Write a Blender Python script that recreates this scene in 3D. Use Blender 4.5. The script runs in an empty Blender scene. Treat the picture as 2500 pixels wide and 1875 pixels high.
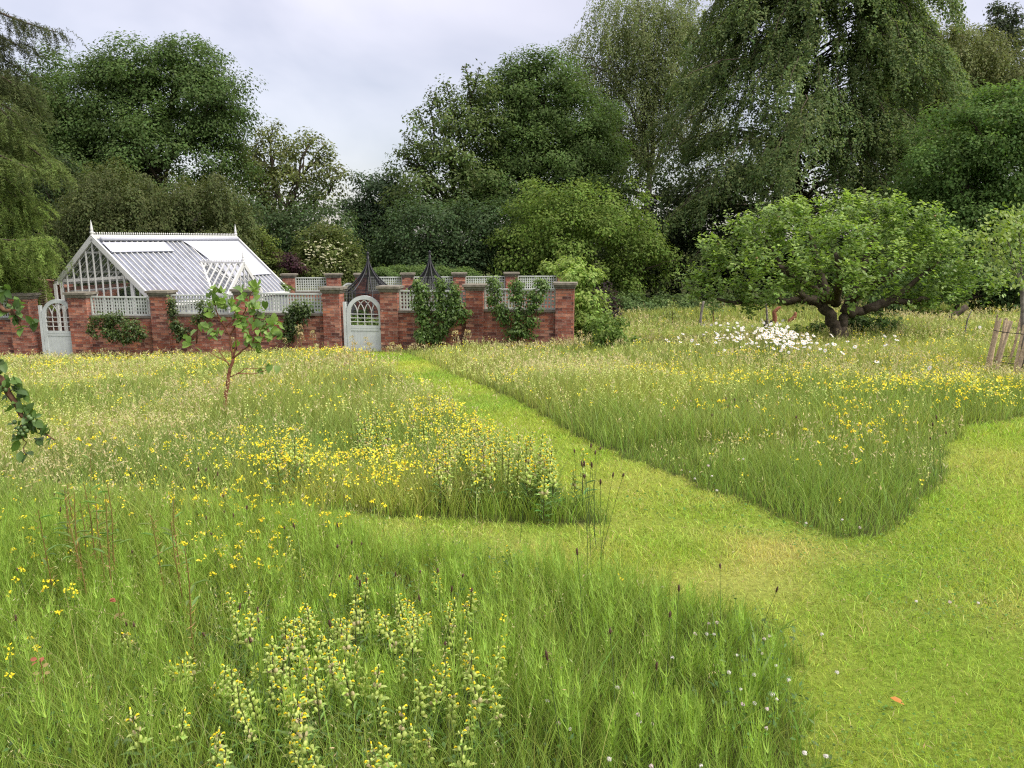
import bpy, math
import numpy as np
C = bpy.context.scene
COL = C.collection
rng = np.random.default_rng(7)
PI = math.pi
R = math.radians

# ------------------------------------------------------------------ camera
F = 1888.0; PITCH = math.atan((937.5-585)/F); EYE = 1.6
cd = bpy.data.cameras.new('camera'); cam = bpy.data.objects.new('camera', cd); COL.objects.link(cam)
cam.location = (0, 0, EYE); cam.rotation_euler = (PI/2-PITCH, 0, 0)
cd.sensor_width = 36; cd.lens = 36*F/2500; cd.clip_end = 1500; cd.clip_start = .05
C.camera = cam
# ------------------------------------------------------------------ light
SUN_EL, SUN_AZ = R(52), R(62)          # azimuth measured from +Y towards +X... behind-right of the wall
sd = bpy.data.lights.new('sun', 'SUN'); sun = bpy.data.objects.new('sun', sd); COL.objects.link(sun)
sdir = np.array([math.cos(SUN_EL)*.90, math.cos(SUN_EL)*-.44, math.sin(SUN_EL)])
from mathutils import Vector, Matrix
sun.rotation_euler = Vector(sdir).to_track_quat('Z', 'Y').to_euler()
sd.energy = 3.0; sd.angle = R(24); sd.color = (1, .96, .88)
W = bpy.data.worlds.new('World'); C.world = W; W.use_nodes = True
nt = W.node_tree; nt.nodes.clear()
def nd(t, typ, **k):
    n = t.nodes.new(typ)
    for a, v in k.items():
        if a.startswith('i_'):
            n.inputs[a[2:].replace('_', ' ')].default_value = v
        else: setattr(n, a, v)
    return n
def build_world():
    L = nt.links.new
    out = nd(nt, 'ShaderNodeOutputWorld'); bg = nd(nt, 'ShaderNodeBackground'); bg.inputs[1].default_value = 1
    bg2 = nd(nt, 'ShaderNodeBackground'); bg2.inputs[1].default_value = .05
    sky = nd(nt, 'ShaderNodeTexSky', sky_type='NISHITA', sun_disc=False, sun_elevation=SUN_EL, sun_rotation=math.atan2(sdir[0], sdir[1]))
    add = nd(nt, 'ShaderNodeAddShader')
    tc = nd(nt, 'ShaderNodeTexCoord'); sep = nd(nt, 'ShaderNodeSeparateXYZ'); L(tc.outputs['Generated'], sep.inputs[0])
    zz = nd(nt, 'ShaderNodeMath', operation='MAXIMUM'); L(sep.outputs[2], zz.inputs[0]); zz.inputs[1].default_value = 0
    za = nd(nt, 'ShaderNodeMath', operation='ADD'); L(zz.outputs[0], za.inputs[0]); za.inputs[1].default_value = .42
    vx = nd(nt, 'ShaderNodeMath', operation='DIVIDE'); L(sep.outputs[0], vx.inputs[0]); L(za.outputs[0], vx.inputs[1])
    vy = nd(nt, 'ShaderNodeMath', operation='DIVIDE'); L(sep.outputs[1], vy.inputs[0]); L(za.outputs[0], vy.inputs[1])
    cb = nd(nt, 'ShaderNodeCombineXYZ'); L(vx.outputs[0], cb.inputs[0]); L(vy.outputs[0], cb.inputs[1])
    no = nd(nt, 'ShaderNodeTexNoise', i_Scale=1.5, i_Detail=5.0, i_Roughness=.5, i_Distortion=.4); L(cb.outputs[0], no.inputs['Vector'])
    cr = nd(nt, 'ShaderNodeValToRGB'); L(no.outputs[0], cr.inputs[0])
    e = cr.color_ramp.elements
    e[0].position = .36; e[0].color = (.41, .367, .395, 1); e[1].position = .66; e[1].color = (.68, .605, .615, 1)
    # overcast: brighter overhead
    g = nd(nt, 'ShaderNodeMath', operation='MULTIPLY_ADD'); L(zz.outputs[0], g.inputs[0]); g.inputs[1].default_value = 1.3; g.inputs[2].default_value = .37
    mx = nd(nt, 'ShaderNodeVectorMath', operation='SCALE'); L(cr.outputs[0], mx.inputs[0]); L(g.outputs[0], mx.inputs['Scale'])
    L(mx.outputs[0], bg.inputs[0]); L(sky.outputs[0], bg2.inputs[0]); L(bg.outputs[0], add.inputs[0]); L(bg2.outputs[0], add.inputs[1]); L(add.outputs[0], out.inputs[0])
build_world()
C.view_settings.view_transform = 'Standard'; C.view_settings.look = 'None'; C.view_settings.exposure = .76; C.view_settings.gamma = 1
C.cycles.max_bounces = 6; C.cycles.diffuse_bounces = 3; C.cycles.glossy_bounces = 2; C.cycles.transmission_bounces = 3; C.cycles.transparent_max_bounces = 12
C.cycles.pixel_filter_type = 'BLACKMAN_HARRIS'; C.cycles.filter_width = 1.2
C.cycles.use_denoising = False
C.cycles.caustics_reflective = False; C.cycles.caustics_refractive = False

# ------------------------------------------------------------------ places
def ray(px, py):
    u = (px-1250)/F; v = (937.5-py)/F; c, s = math.cos(PITCH), math.sin(PITCH)
    d = np.array([u, c+v*s, -s+v*c]); return d/d[1]
def at(px, py, d):
    r = ray(px, py)*d; r[2] += EYE; return r
GA, GB = .0565, .038
def gz(x, y):
    x = np.clip(np.asarray(x, float), -22, 22); y = np.asarray(y, float)
    yy = np.where(y < 25, y, 25+(y-25)*.35)
    yy = np.where(yy > 45, 45, yy)
    return -GA*yy + GB*x + .02*np.sin(x*.9+1)*np.sin(y*.7) * np.clip((y-3)/6, 0, 1)
def G(px, py, h=0.):
    r = ray(px, py); d = (EYE-h)/(-r[2]-GA+GB*r[0])
    if d <= 0 or d > 40: d = 40
    p = at(px, py, d)
    return np.array([p[0], p[1], gz(p[0], p[1])])
def inpoly(x, y, P):
    P = np.asarray(P); n = len(P); r = np.zeros(np.shape(x), bool); j = n-1
    for i in range(n):
        xi, yi, xj, yj = P[i, 0], P[i, 1], P[j, 0], P[j, 1]
        c = ((yi > y) != (yj > y)) & (x < (xj-xi)*(y-yi)/((yj-yi) if yj != yi else 1e-9)+xi)
        r ^= c; j = i
    return r
def fnoise(x, y, f, seed):
    q = np.random.default_rng(seed); s = np.zeros(np.shape(x))
    for k in range(9):
        a = q.uniform(0, 2*PI); ff = f*q.uniform(.5, 2.); s = s+np.sin((x*math.cos(a)+y*math.sin(a))*ff+q.uniform(0, 6.28))
    return s/9*1.9
def V3(*a): return np.array(a, float)
def nrm(v): return v/np.maximum(np.linalg.norm(v, axis=-1, keepdims=True), 1e-9)

# ------------------------------------------------------------------ objects
ORG = {}
def tag(o, label=None, cat=None, group=None, kind=None):
    if label: o['label'] = label
    if cat: o['category'] = cat
    if group: o['group'] = group
    if kind: o['kind'] = kind
    return o
def thing(name, loc, label, cat, group=None):
    o = bpy.data.objects.new(name, None); COL.objects.link(o); o.location = tuple(float(q) for q in loc)
    o.empty_display_size = .1
    ORG[o.name] = np.array(loc, float)
    return tag(o, label, cat, group)
def link(name, me, parent=None):
    o = bpy.data.objects.new(name, me); COL.objects.link(o)
    if parent: o.parent = parent; ORG[o.name] = ORG[parent.name]
    else: ORG[o.name] = np.zeros(3)
    return o
def bigmesh(name, V, faces, cols, mat, parent=None, smooth=False, origin=None):
    """V (n,3); faces: list of (m,k) index arrays; cols (n,3) or None"""
    V = np.asarray(V, np.float32)
    if parent is not None: V = V-ORG[parent.name].astype(np.float32)
    elif origin is not None: V = V-np.asarray(origin, np.float32)
    me = bpy.data.meshes.new(name)
    faces = [np.asarray(f, np.int32) for f in faces if len(f)]
    nl = sum(f.size for f in faces); nf = sum(len(f) for f in faces)
    me.vertices.add(len(V)); me.vertices.foreach_set('co', V.ravel())
    me.loops.add(nl); me.loops.foreach_set('vertex_index', np.concatenate([f.ravel() for f in faces]))
    me.polygons.add(nf)
    st = np.concatenate([np.full(len(f), f.shape[1], np.int32) for f in faces]); ls = np.concatenate([[0], np.cumsum(st)[:-1]]).astype(np.int32)
    me.polygons.foreach_set('loop_start', ls)
    if smooth: me.polygons.foreach_set('use_smooth', np.ones(nf, bool))
    me.update(calc_edges=True)
    if cols is not None:
        a = me.attributes.new('Col', 'FLOAT_COLOR', 'POINT')
        c4 = np.ones((len(V), 4), np.float32); c4[:, :3] = np.clip(cols, 0, 1); a.data.foreach_set('color', c4.ravel())
    me.materials.append(mat)
    o = link(name, me, parent)
    if parent is None and origin is not None: o.location = tuple(float(q) for q in origin); ORG[o.name] = np.array(origin, float)
    return o
class MB:
    def __init__(s): s.v = []; s.f = []; s.sm = []; s.n = 0
    def add(s, V, Fs, smooth=False):
        s.v.append(np.asarray(V, float)); s.f += [tuple(int(i)+s.n for i in f) for f in Fs]; s.sm += [smooth]*len(Fs); s.n += len(V); return s
    def hexa(s, P): return s.add(P, [(0, 3, 2, 1), (4, 5, 6, 7), (0, 1, 5, 4), (1, 2, 6, 5), (2, 3, 7, 6), (3, 0, 4, 7)])
    def obox(s, o, t, m, z0, z1, t0, t1, m0, m1):
        """box in plan frame: origin o, axes t, m (2d), heights z0..z1"""
        P = []
        for z in (z0, z1):
            for a, b in ((t0, m0), (t1, m0), (t1, m1), (t0, m1)):
                q = o[:2]+t[:2]*a+m[:2]*b; P.append((q[0], q[1], z))
        return s.hexa(P)
    def bar(s, a, b, w, h=None, up=(0, 0, 1)):
        a = np.asarray(a, float); b = np.asarray(b, float); h = h or w; d = nrm(b-a); up = np.asarray(up, float)
        x = np.cross(d, up)
        if np.linalg.norm(x) < 1e-4: x = np.cross(d, (1, 0, 0))
        x = nrm(x)*w/2; y = nrm(np.cross(x, d))*h/2
        return s.hexa([a-x-y, a+x-y, a+x+y, a-x+y, b-x-y, b+x-y, b+x+y, b-x+y])
    def tube(s, P, r, n=6, cap=True):
        P = np.asarray(P, float); k = len(P); r = np.broadcast_to(np.asarray(r, float), (k,))
        T = nrm(np.gradient(P, axis=0)); ref = np.array([.31, .17, .94]) if abs(T[0, 2]) < .9 else np.array([1., .2, 0])
        V = []
        for i in range(k):
            x = nrm(np.cross(T[i], ref)); y = np.cross(T[i], x)
            for j in range(n):
                a = 2*PI*j/n; V.append(P[i]+r[i]*(x*math.cos(a)+y*math.sin(a)))
        Fs = [(i*n+j, i*n+(j+1) % n, (i+1)*n+(j+1) % n, (i+1)*n+j) for i in range(k-1) for j in range(n)]
        if cap: Fs += [tuple(range(n-1, -1, -1)), tuple((k-1)*n+j for j in range(n))]
        return s.add(V, Fs, True)
    def lathe(s, o, prof, n=12):
        V = [(o[0]+r*math.cos(2*PI*j/n), o[1]+r*math.sin(2*PI*j/n), o[2]+z) for r, z in prof for j in range(n)]; k = len(prof)
        Fs = [(i*n+j, i*n+(j+1) % n, (i+1)*n+(j+1) % n, (i+1)*n+j) for i in range(k-1) for j in range(n)]
        return s.add(V, Fs, True)
    def build(s, name, mat, parent=None, origin=None):
        V = np.concatenate(s.v)
        Vl = V-(ORG[parent.name] if parent is not None else (np.asarray(origin) if origin is not None else 0))
        me = bpy.data.meshes.new(name); me.from_pydata([tuple(p) for p in Vl], [], s.f); me.update()
        me.polygons.foreach_set('use_smooth', s.sm)
        uv = me.uv_layers.new(name='UVMap'); N = np.zeros(len(me.polygons)*3); me.polygons.foreach_get('normal', N); N = N.reshape(-1, 3)
        arr = np.zeros((len(me.loops), 2), np.float32)
        for i, p in enumerate(me.polygons):
            n = N[i]
            for l in p.loop_indices:
                q = V[me.loops[l].vertex_index]
                if abs(n[2]) > .75: arr[l] = q[:2]
                else:
                    t = np.array([-n[1], n[0]]); t /= max(np.linalg.norm(t), 1e-6); arr[l] = (q[:2]@t, q[2])
        uv.data.foreach_set('uv', arr.ravel()); me.materials.append(mat)
        o = link(name, me, parent)
        if parent is None and origin is not None: o.location = tuple(float(q) for q in origin); ORG[o.name] = np.array(origin, float)
        return o
def dup(o, loc=None, rz=None, sc=None, parent=None):
    c = o.copy(); COL.objects.link(c)
    if parent: c.parent = parent
    if loc is not None: c.location = tuple(float(q) for q in loc)
    if rz is not None: c.rotation_euler = rz if hasattr(rz, '__len__') else (0, 0, rz)
    if sc is not None: c.scale = (sc, sc, sc)
    for ch in list(o.children): dup(ch, parent=c)
    return c

# ------------------------------------------------------------------ materials
def newmat(name):
    m = bpy.data.materials.new(name); m.use_nodes = True; t = m.node_tree; return m, t, t.nodes['Principled BSDF'], t.nodes['Material Output']
def plain(name, col, rough=.6, spec=.3, nscale=6., namt=.25, bump=0., metal=0.):
    m, t, b, o = newmat(name); L = t.links.new
    tc = nd(t, 'ShaderNodeTexCoord'); n = nd(t, 'ShaderNodeTexNoise', i_Scale=nscale, i_Detail=6.0, i_Roughness=.65); L(tc.outputs['Object'], n.inputs['Vector'])
    cr = nd(t, 'ShaderNodeValToRGB'); L(n.outputs[0], cr.inputs[0]); e = cr.color_ramp.elements
    e[0].position = .3; e[1].position = .7; e[0].color = (*[c*(1-namt) for c in col], 1); e[1].color = (*[min(1, c*(1+namt)) for c in col], 1)
    L(cr.outputs[0], b.inputs['Base Color']); b.inputs['Roughness'].default_value = rough; b.inputs['Specular IOR Level'].default_value = spec; b.inputs['Metallic'].default_value = metal
    if bump:
        bp = nd(t, 'ShaderNodeBump', i_Strength=bump, i_Distance=.02); L(n.outputs[0], bp.inputs['Height']); L(bp.outputs[0], b.inputs['Normal'])
    return m
def leafmat(name, trans=.35, rough=.5, spec=.3, tint=(1.15, 1.25, .6)):
    m, t, b, o = newmat(name); L = t.links.new
    a = nd(t, 'ShaderNodeAttribute', attribute_name='Col'); L(a.outputs['Color'], b.inputs['Base Color'])
    b.inputs['Roughness'].default_value = rough; b.inputs['Specular IOR Level'].default_value = spec
    tr = nd(t, 'ShaderNodeBsdfTranslucent'); mu = nd(t, 'ShaderNodeVectorMath', operation='MULTIPLY'); L(a.outputs['Color'], mu.inputs[0]); mu.inputs[1].default_value = tint
    L(mu.outputs[0], tr.inputs[0]); mx = nd(t, 'ShaderNodeMixShader'); mx.inputs[0].default_value = trans
    L(b.outputs[0], mx.inputs[1]); L(tr.outputs[0], mx.inputs[2]); L(mx.outputs[0], o.inputs[0]); return m
def brickmat():
    m, t, b, o = newmat('old_red_brick'); L = t.links.new
    uv = nd(t, 'ShaderNodeUVMap', uv_map='UVMap')
    n0 = nd(t, 'ShaderNodeTexNoise', i_Scale=5.0, i_Detail=3.0); L(uv.outputs[0], n0.inputs['Vector'])
    ds = nd(t, 'ShaderNodeVectorMath', operation='SCALE'); L(n0.outputs['Color'], ds.inputs[0]); ds.inputs['Scale'].default_value = .022
    ad = nd(t, 'ShaderNodeVectorMath', operation='ADD'); L(uv.outputs[0], ad.inputs[0]); L(ds.outputs[0], ad.inputs[1])
    br = nd(t, 'ShaderNodeTexBrick', i_Scale=1.0, i_Mortar_Size=.006, i_Mortar_Smooth=.4, i_Bias=0.0, i_Brick_Width=.225, i_Row_Height=.073)
    br.inputs['Color1'].default_value = (0, 0, 0, 1); br.inputs['Color2'].default_value = (1, 1, 1, 1); br.inputs['Mortar'].default_value = (.5, .5, .5, 1)
    L(ad.outputs[0], br.inputs['Vector'])
    cr = nd(t, 'ShaderNodeValToRGB'); L(br.outputs['Color'], cr.inputs[0]); e = cr.color_ramp.elements
    e[0].color = (.10, .048, .042, 1); e[1].color = (.46, .175, .095, 1)
    for p, c in ((.2, (.21, .077, .056, 1)), (.45, (.34, .113, .068, 1)), (.62, (.27, .105, .078, 1)), (.85, (.44, .22, .155, 1))):
        k = e.new(p); k.color = c
    n1 = nd(t, 'ShaderNodeTexNoise', i_Scale=2.1, i_Detail=6.0, i_Roughness=.7); L(uv.outputs[0], n1.inputs['Vector'])
    r1 = nd(t, 'ShaderNodeValToRGB'); L(n1.outputs[0], r1.inputs[0]); r1.color_ramp.elements[0].position = .3; r1.color_ramp.elements[1].position = .7
    r1.color_ramp.elements[0].color = (.55, .54, .56, 1); r1.color_ramp.elements[1].color = (1.25, 1.2, 1.15, 1)
    mu = nd(t, 'ShaderNodeMix', data_type='RGBA', blend_type='MULTIPLY'); mu.inputs[0].default_value = 1; L(cr.outputs[0], mu.inputs[6]); L(r1.outputs[0], mu.inputs[7])
    n2 = nd(t, 'ShaderNodeTexNoise', i_Scale=11.0, i_Detail=5.0, i_Roughness=.75); L(uv.outputs[0], n2.inputs['Vector'])
    r2 = nd(t, 'ShaderNodeValToRGB'); L(n2.outputs[0], r2.inputs[0]); r2.color_ramp.elements[0].position = .54; r2.color_ramp.elements[1].position = .70
    mp = nd(t, 'ShaderNodeMix', data_type='RGBA'); L(r2.outputs[0], mp.inputs[0]); L(mu.outputs[2], mp.inputs[6]); mp.inputs[7].default_value = (.44, .31, .25, 1)
    mm = nd(t, 'ShaderNodeMix', data_type='RGBA'); L(br.outputs['Fac'], mm.inputs[0]); L(mp.outputs[2], mm.inputs[6]); mm.inputs[7].default_value = (.27, .19, .155, 1)
    L(mm.outputs[2], b.inputs['Base Color']); b.inputs['Roughness'].default_value = .9; b.inputs['Specular IOR Level'].default_value = .15
    sb = nd(t, 'ShaderNodeMath', operation='SUBTRACT'); L(n2.outputs[0], sb.inputs[0]); L(br.outputs['Fac'], sb.inputs[1])
    bp = nd(t, 'ShaderNodeBump', i_Strength=.8, i_Distance=.012); L(sb.outputs[0], bp.inputs['Height']); L(bp.outputs[0], b.inputs['Normal']); return m
def clearmat(name, col, alpha, rough=.1, spec=.5):
    m, t, b, o = newmat(name); L = t.links.new
    b.inputs['Base Color'].default_value = (*col, 1); b.inputs['Roughness'].default_value = rough; b.inputs['Specular IOR Level'].default_value = spec
    tr = nd(t, 'ShaderNodeBsdfTransparent'); mx = nd(t, 'ShaderNodeMixShader')
    n = nd(t, 'ShaderNodeTexNoise', i_Scale=3.0, i_Detail=4.0); tc = nd(t, 'ShaderNodeTexCoord'); L(tc.outputs['Object'], n.inputs['Vector'])
    mr = nd(t, 'ShaderNodeMapRange'); L(n.outputs[0], mr.inputs[0]); mr.inputs[1].default_value = .3; mr.inputs[2].default_value = .7; mr.inputs[3].default_value = max(alpha-.18, 0); mr.inputs[4].default_value = min(alpha+.18, 1)
    L(mr.outputs[0], mx.inputs[0]); L(tr.outputs[0], mx.inputs[1]); L(b.outputs[0], mx.inputs[2]); L(mx.outputs[0], o.inputs[0]); return m
M = dict(
    brick=brickmat(), stone=plain('cap_stone', (.19, .172, .135), .9, .1, 9, .4, .3), coping=plain('coping_stone', (.16, .14, .115), .9, .1, 7, .4, .3),
    paint=plain('sage_paint', (.53, .56, .54), .5, .3, 5, .13, .08), lattice=plain('lattice_paint', (.47, .50, .45), .6, .25, 5, .12),
    white=plain('white_paint', (.60, .60, .57), .4, .4, 4, .06), blind=plain('white_blind', (.45, .46, .51), .7, .2, 2, .05),
    roofglass=clearmat('roof_glass', (.28, .30, .375), .64, .12, .7), glass=clearmat('clear_glass', (.12, .14, .14), .22, .03, .9),
    black=plain('black_iron', (.02, .02, .022), .5, .4), net=clearmat('black_net', (.010, .010, .012), .5, .8, .1),
    bark=plain('dark_bark', (.075, .060, .045), .95, .05, 12, .5, .6), barkpale=plain('grey_bark', (.19, .17, .145), .9, .1, 14, .5, .4),
    redbark=plain('reddish_bark', (.20, .085, .050), .85, .1, 20, .45, .4), twig=plain('brown_twig', (.14, .075, .045), .8, .1, 20, .4, .3),
    chestnut=plain('split_chestnut', (.44, .34, .23), .85, .1, 18, .45, .4), rope=plain('dry_wicker', (.30, .24, .17), .9, .1, 20, .4),
    leaf=leafmat('tree_leaf', .42, .6, .12, (1.25, 1.3, .8)), applefol=leafmat('apple_leaf', .40, .45, .3), grass=leafmat('grass_blade', .42, .55, .2, (1.1, 1.15, .65)),
    petal=leafmat('petal', .35, .6, .2, (1, 1, 1)), plant=leafmat('herb_leaf', .35, .5, .3), fleshy=leafmat('calyx', .4, .55, .25, (1.05, 1.1, .8)),
)
# ================================================================== the setting: ground
RBedge = [G(*p)[:2] for p in ((2050, 1320), (1850, 1240), (1650, 1165), (1400, 1060), (1250, 975), (1100, 910))]+[V3(-2.5, 18.7), V3(-3.2, 19.75)]
LBedge = [V3(-4.3, 19.75), V3(-3.6, 18.3), V3(-2.2, 14.1), V3(-1.05, 10.5), V3(-.45, 7.95), V3(.2, 6.0)]+[G(1500, 1280)[:2]]
LBfront = [G(*p)[:2] for p in ((1330, 1282), (1100, 1268), (700, 1240), (300, 1195), (0, 1172))]+[V3(-9, 7.4)]
FBback = [V3(-9, 7.0)]+[G(*p)[:2] for p in ((0, 1205), (300, 1235), (700, 1295), (1000, 1362), (1400, 1418), (1650, 1460), (1820, 1520), (1940, 1600), (1985, 1720), (1985, 1875))]+[V3(.8, 1.2), V3(.6, -2)]
RBright = [V3(9, -2), V3(12, 8.2)]+[G(*p)[:2] for p in ((2560, 1008), (2430, 1033), (2345, 1052), (2325, 1100), (2290, 1180), (2200, 1278), (2120, 1308))]
MOWN = np.array([p[:2] for p in RBedge[::1]]+LBedge+LBfront+FBback+RBright)
def mown(x, y):
    x = np.asarray(x, float); y = np.asarray(y, float); return inpoly(x+.055*fnoise(x, y, 6, 401)+.03*fnoise(x, y, 17, 402), y+.055*fnoise(x, y, 6, 403), MOWN)
# signed-ish distance to the mown edge
SEG = np.stack([MOWN, np.roll(MOWN, -1, 0)], 1)
def edgedist(x, y):
    p = np.stack([x, y], -1); best = np.full(np.shape(x), 1e9)
    for a, b in SEG:
        ab = b-a; t = np.clip(((p-a)@ab)/(ab@ab), 0, 1); d = np.linalg.norm(p-(a+t[..., None]*ab), axis=-1); best = np.minimum(best, d)
    return best
DRY = [(G(1900, 1345), .30, 1.0), (G(1250, 1345), .5, .45), (G(900, 1320), .5, .45), (G(1800, 1420), .4, .35), (G(2480, 1480), .22, .5), (G(1560, 1180), .4, .3), (G(2450, 1150), .9, .35), (G(1700, 1600), .25, .3)]
def dryness(x, y):
    s = .05+.16*fnoise(x, y, 2.2, 21)+.2*fnoise(x, y, 8, 22)
    for p, r, k in DRY: s = s+k*np.exp(-((x-p[0])**2+(y-p[1])**2)/(r*r))
    return np.clip(s, 0, 1)
def mix(a, b, t): return a+(b-a)*t[..., None]
GREEN1 = V3(.20, .315, .042); GREEN2 = V3(.32, .38, .06); DRYC = V3(.46, .43, .13)
def lawncol(x, y):
    c = mix(GREEN1, GREEN2, np.clip(.5+.7*fnoise(x, y, 1.3, 5), 0, 1)); return mix(c, DRYC, dryness(x, y)*.8)
def build_ground():
    xs = np.concatenate([[-400, -150, -60, -30, -18, -12], np.arange(-9, 11, .11), [13, 18, 25, 40, 80, 200, 400]])
    ys = np.concatenate([[-60, -20, -8, -4, -2, -1, 0, .8], np.arange(1.5, 22, .11), [24, 27, 31, 36, 45, 60, 90, 150, 300, 600]])
    X, Y = np.meshgrid(xs, ys); Z = gz(X, Y); nx, ny = len(xs), len(ys)
    V = np.stack([X, Y, Z], -1).reshape(-1, 3); i = np.arange(nx*ny).reshape(ny, nx)
    Q = np.stack([i[:-1, :-1], i[:-1, 1:], i[1:, 1:], i[1:, :-1]], -1).reshape(-1, 4)
    x, y = V[:, 0], V[:, 1]
    base = np.broadcast_to(V3(.065, .075, .025), V.shape).copy(); m = mown(x, y)
    base[m] = lawncol(x, y)[m]*.72
    m, t, b, o = newmat('turf'); L = t.links.new
    a = nd(t, 'ShaderNodeAttribute', attribute_name='Col'); tc = nd(t, 'ShaderNodeTexCoord')
    n = nd(t, 'ShaderNodeTexNoise', i_Scale=40.0, i_Detail=6.0, i_Roughness=.8); L(tc.outputs['Object'], n.inputs['Vector'])
    cr = nd(t, 'ShaderNodeValToRGB'); L(n.outputs[0], cr.inputs[0]); cr.color_ramp.elements[0].position = .3; cr.color_ramp.elements[1].position = .7
    cr.color_ramp.elements[0].color = (.55, .55, .5, 1); cr.color_ramp.elements[1].color = (1.3, 1.3, 1.2, 1)
    mu = nd(t, 'ShaderNodeMix', data_type='RGBA', blend_type='MULTIPLY'); mu.inputs[0].default_value = 1; L(a.outputs['Color'], mu.inputs[6]); L(cr.outputs[0], mu.inputs[7])
    L(mu.outputs[2], b.inputs['Base Color']); b.inputs['Roughness'].default_value = .95; b.inputs['Specular IOR Level'].default_value = .05
    bp = nd(t, 'ShaderNodeBump', i_Strength=.7, i_Distance=.02); L(n.outputs[0], bp.inputs['Height']); L(bp.outputs[0], b.inputs['Normal'])
    o = bigmesh('ground', V, [Q], base, m, smooth=True); o['kind'] = 'structure'
build_ground()

# ================================================================== brick garden walls
def planline(p0, p1):
    t = (p1-p0)[:2]; Lh = np.linalg.norm(t); t = t/Lh; m = V3(t[1], -t[0])  # m faces the camera
    if m[1] > 0: m = -m
    return p0[:2], t, m, Lh
FA = at(-60, 760, 21.7); FBp = at(1381, 760, 19.4)
FO, FT, FM, FL = planline(FA, FBp)
def s_of(px, O=None, T=None, py=760):
    O = FO if O is None else O; T = FT if T is None else T
    k = ray(px, py)[0]; return (k*O[1]-O[0])/(T[0]-k*T[1])
def front(px): s = s_of(px); return FO+FT*s
def capz(px):    # cap top follows the fall of the ground
    p = front(px); py = 717+(690-717)*(px-46)/(1378-46); return at(px, py, p[1])[2]
BOT = -2.6
def pier_caps(mb, O, T, Mv, s0, s1, z, m0=-.38, m1=.0):
    # moulded cap: three oversailing steps and a weathered slab
    for (a, b, e) in ((-.155, -.115, .018), (-.115, -.06, .04), (-.06, 0, .075)):
        mb.obox(O, T, Mv, z+a, z+b, s0-e, s1+e, m0-e, m1+e)
def lattice_parts(par, O, T, Mv, s0, s1, z0, z1, mc, pitch=.082):
    fr = MB(); w = .04
    fr.obox(O, T, Mv, z0, z0+w, s0, s1, mc-.03, mc+.03); fr.obox(O, T, Mv, z1-w, z1, s0, s1, mc-.03, mc+.03)
    fr.obox(O, T, Mv, z0+w, z1-w, s0, s0+w, mc-.03, mc+.03); fr.obox(O, T, Mv, z0+w, z1-w, s1-w, s1, mc-.03, mc+.03)
    lp = fr.build('lattice_panel', M['lattice'], par)
    la = MB(); n = max(2, int(round((s1-s0-2*w)/pitch))); k = max(2, int(round((z1-z0-2*w)/pitch)))
    for i in range(1, n):
        x = s0+w+(s1-s0-2*w)*i/n; la.obox(O, T, Mv, z0+w, z1-w, x-.019, x+.019, mc+.001, mc+.012)
    for i in range(1, k):
        z = z0+w+(z1-z0-2*w)*i/k; la.obox(O, T, Mv, z-.019, z+.019, s0+w, s1-w, mc-.012, mc-.001)
    la.build('lattice', M['lattice'], lp)
def wall(name, label, O, T, Mv, piers, bays, zf, ends=()):
    """piers: (s0,s1); bays: (s0,s1); zf(s) cap top height"""
    c = O+T*piers[0][0]; root = thing(name, (c[0], c[1], float(gz(*c))), label, 'garden wall'); root['kind'] = 'thing'
    for s0, s1 in piers:
        z = zf((s0+s1)/2); p = MB(); p.obox(O, T, Mv, BOT, z-.155, s0, s1, -.38, 0); po = p.build('pier', M['brick'], root)
        cp = MB(); pier_caps(cp, O, T, Mv, s0, s1, z); cp.build('cap', M['stone'], po)
    for s0, s1 in bays:
        z = zf((s0+s1)/2); zb = z-.66
        p = MB(); p.obox(O, T, Mv, BOT, zb-.06, s0, s1, -.32, -.09); p.build('brickwork', M['brick'], root)
        p = MB(); p.obox(O, T, Mv, zb-.06, zb, s0, s1, -.35, -.06); p.build('coping', M['coping'], root)
        lattice_parts(root, O, T, Mv, s0+.01, s1-.01, zb, z-.14, -.2)
    return root
S = s_of
zfront = lambda s: capz_s(s)
_cs = [(S(q), capz(q)) for q in (-60, 46, 200, 400, 600, 800, 950, 1150, 1378)]
def capz_s(s): return float(np.interp(s, [a for a, b in _cs], [b for a, b in _cs]))
wall('garden_wall', 'short brick wall stub with one pier left of the far left arched gate', FO, FT, FM, [(S(22), S(70))], [(S(-90), S(22))], capz_s)
wall('garden_wall', 'long brick wall with three lattice bays in front of the greenhouse', FO, FT, FM,
     [(S(167), S(212)), (S(367), S(409)), (S(573), S(613)), (S(788), S(829))], [(S(212), S(367)), (S(409), S(573)), (S(613), S(788))], capz_s)
wall('garden_wall', 'brick wall with two lattice bays behind the trained pear trees, right of the middle gate', FO, FT, FM,
     [(S(928), S(970)), (S(1137), S(1179)), (S(1356), S(1400))], [(S(970), S(1137)), (S(1179), S(1356))], capz_s)
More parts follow.
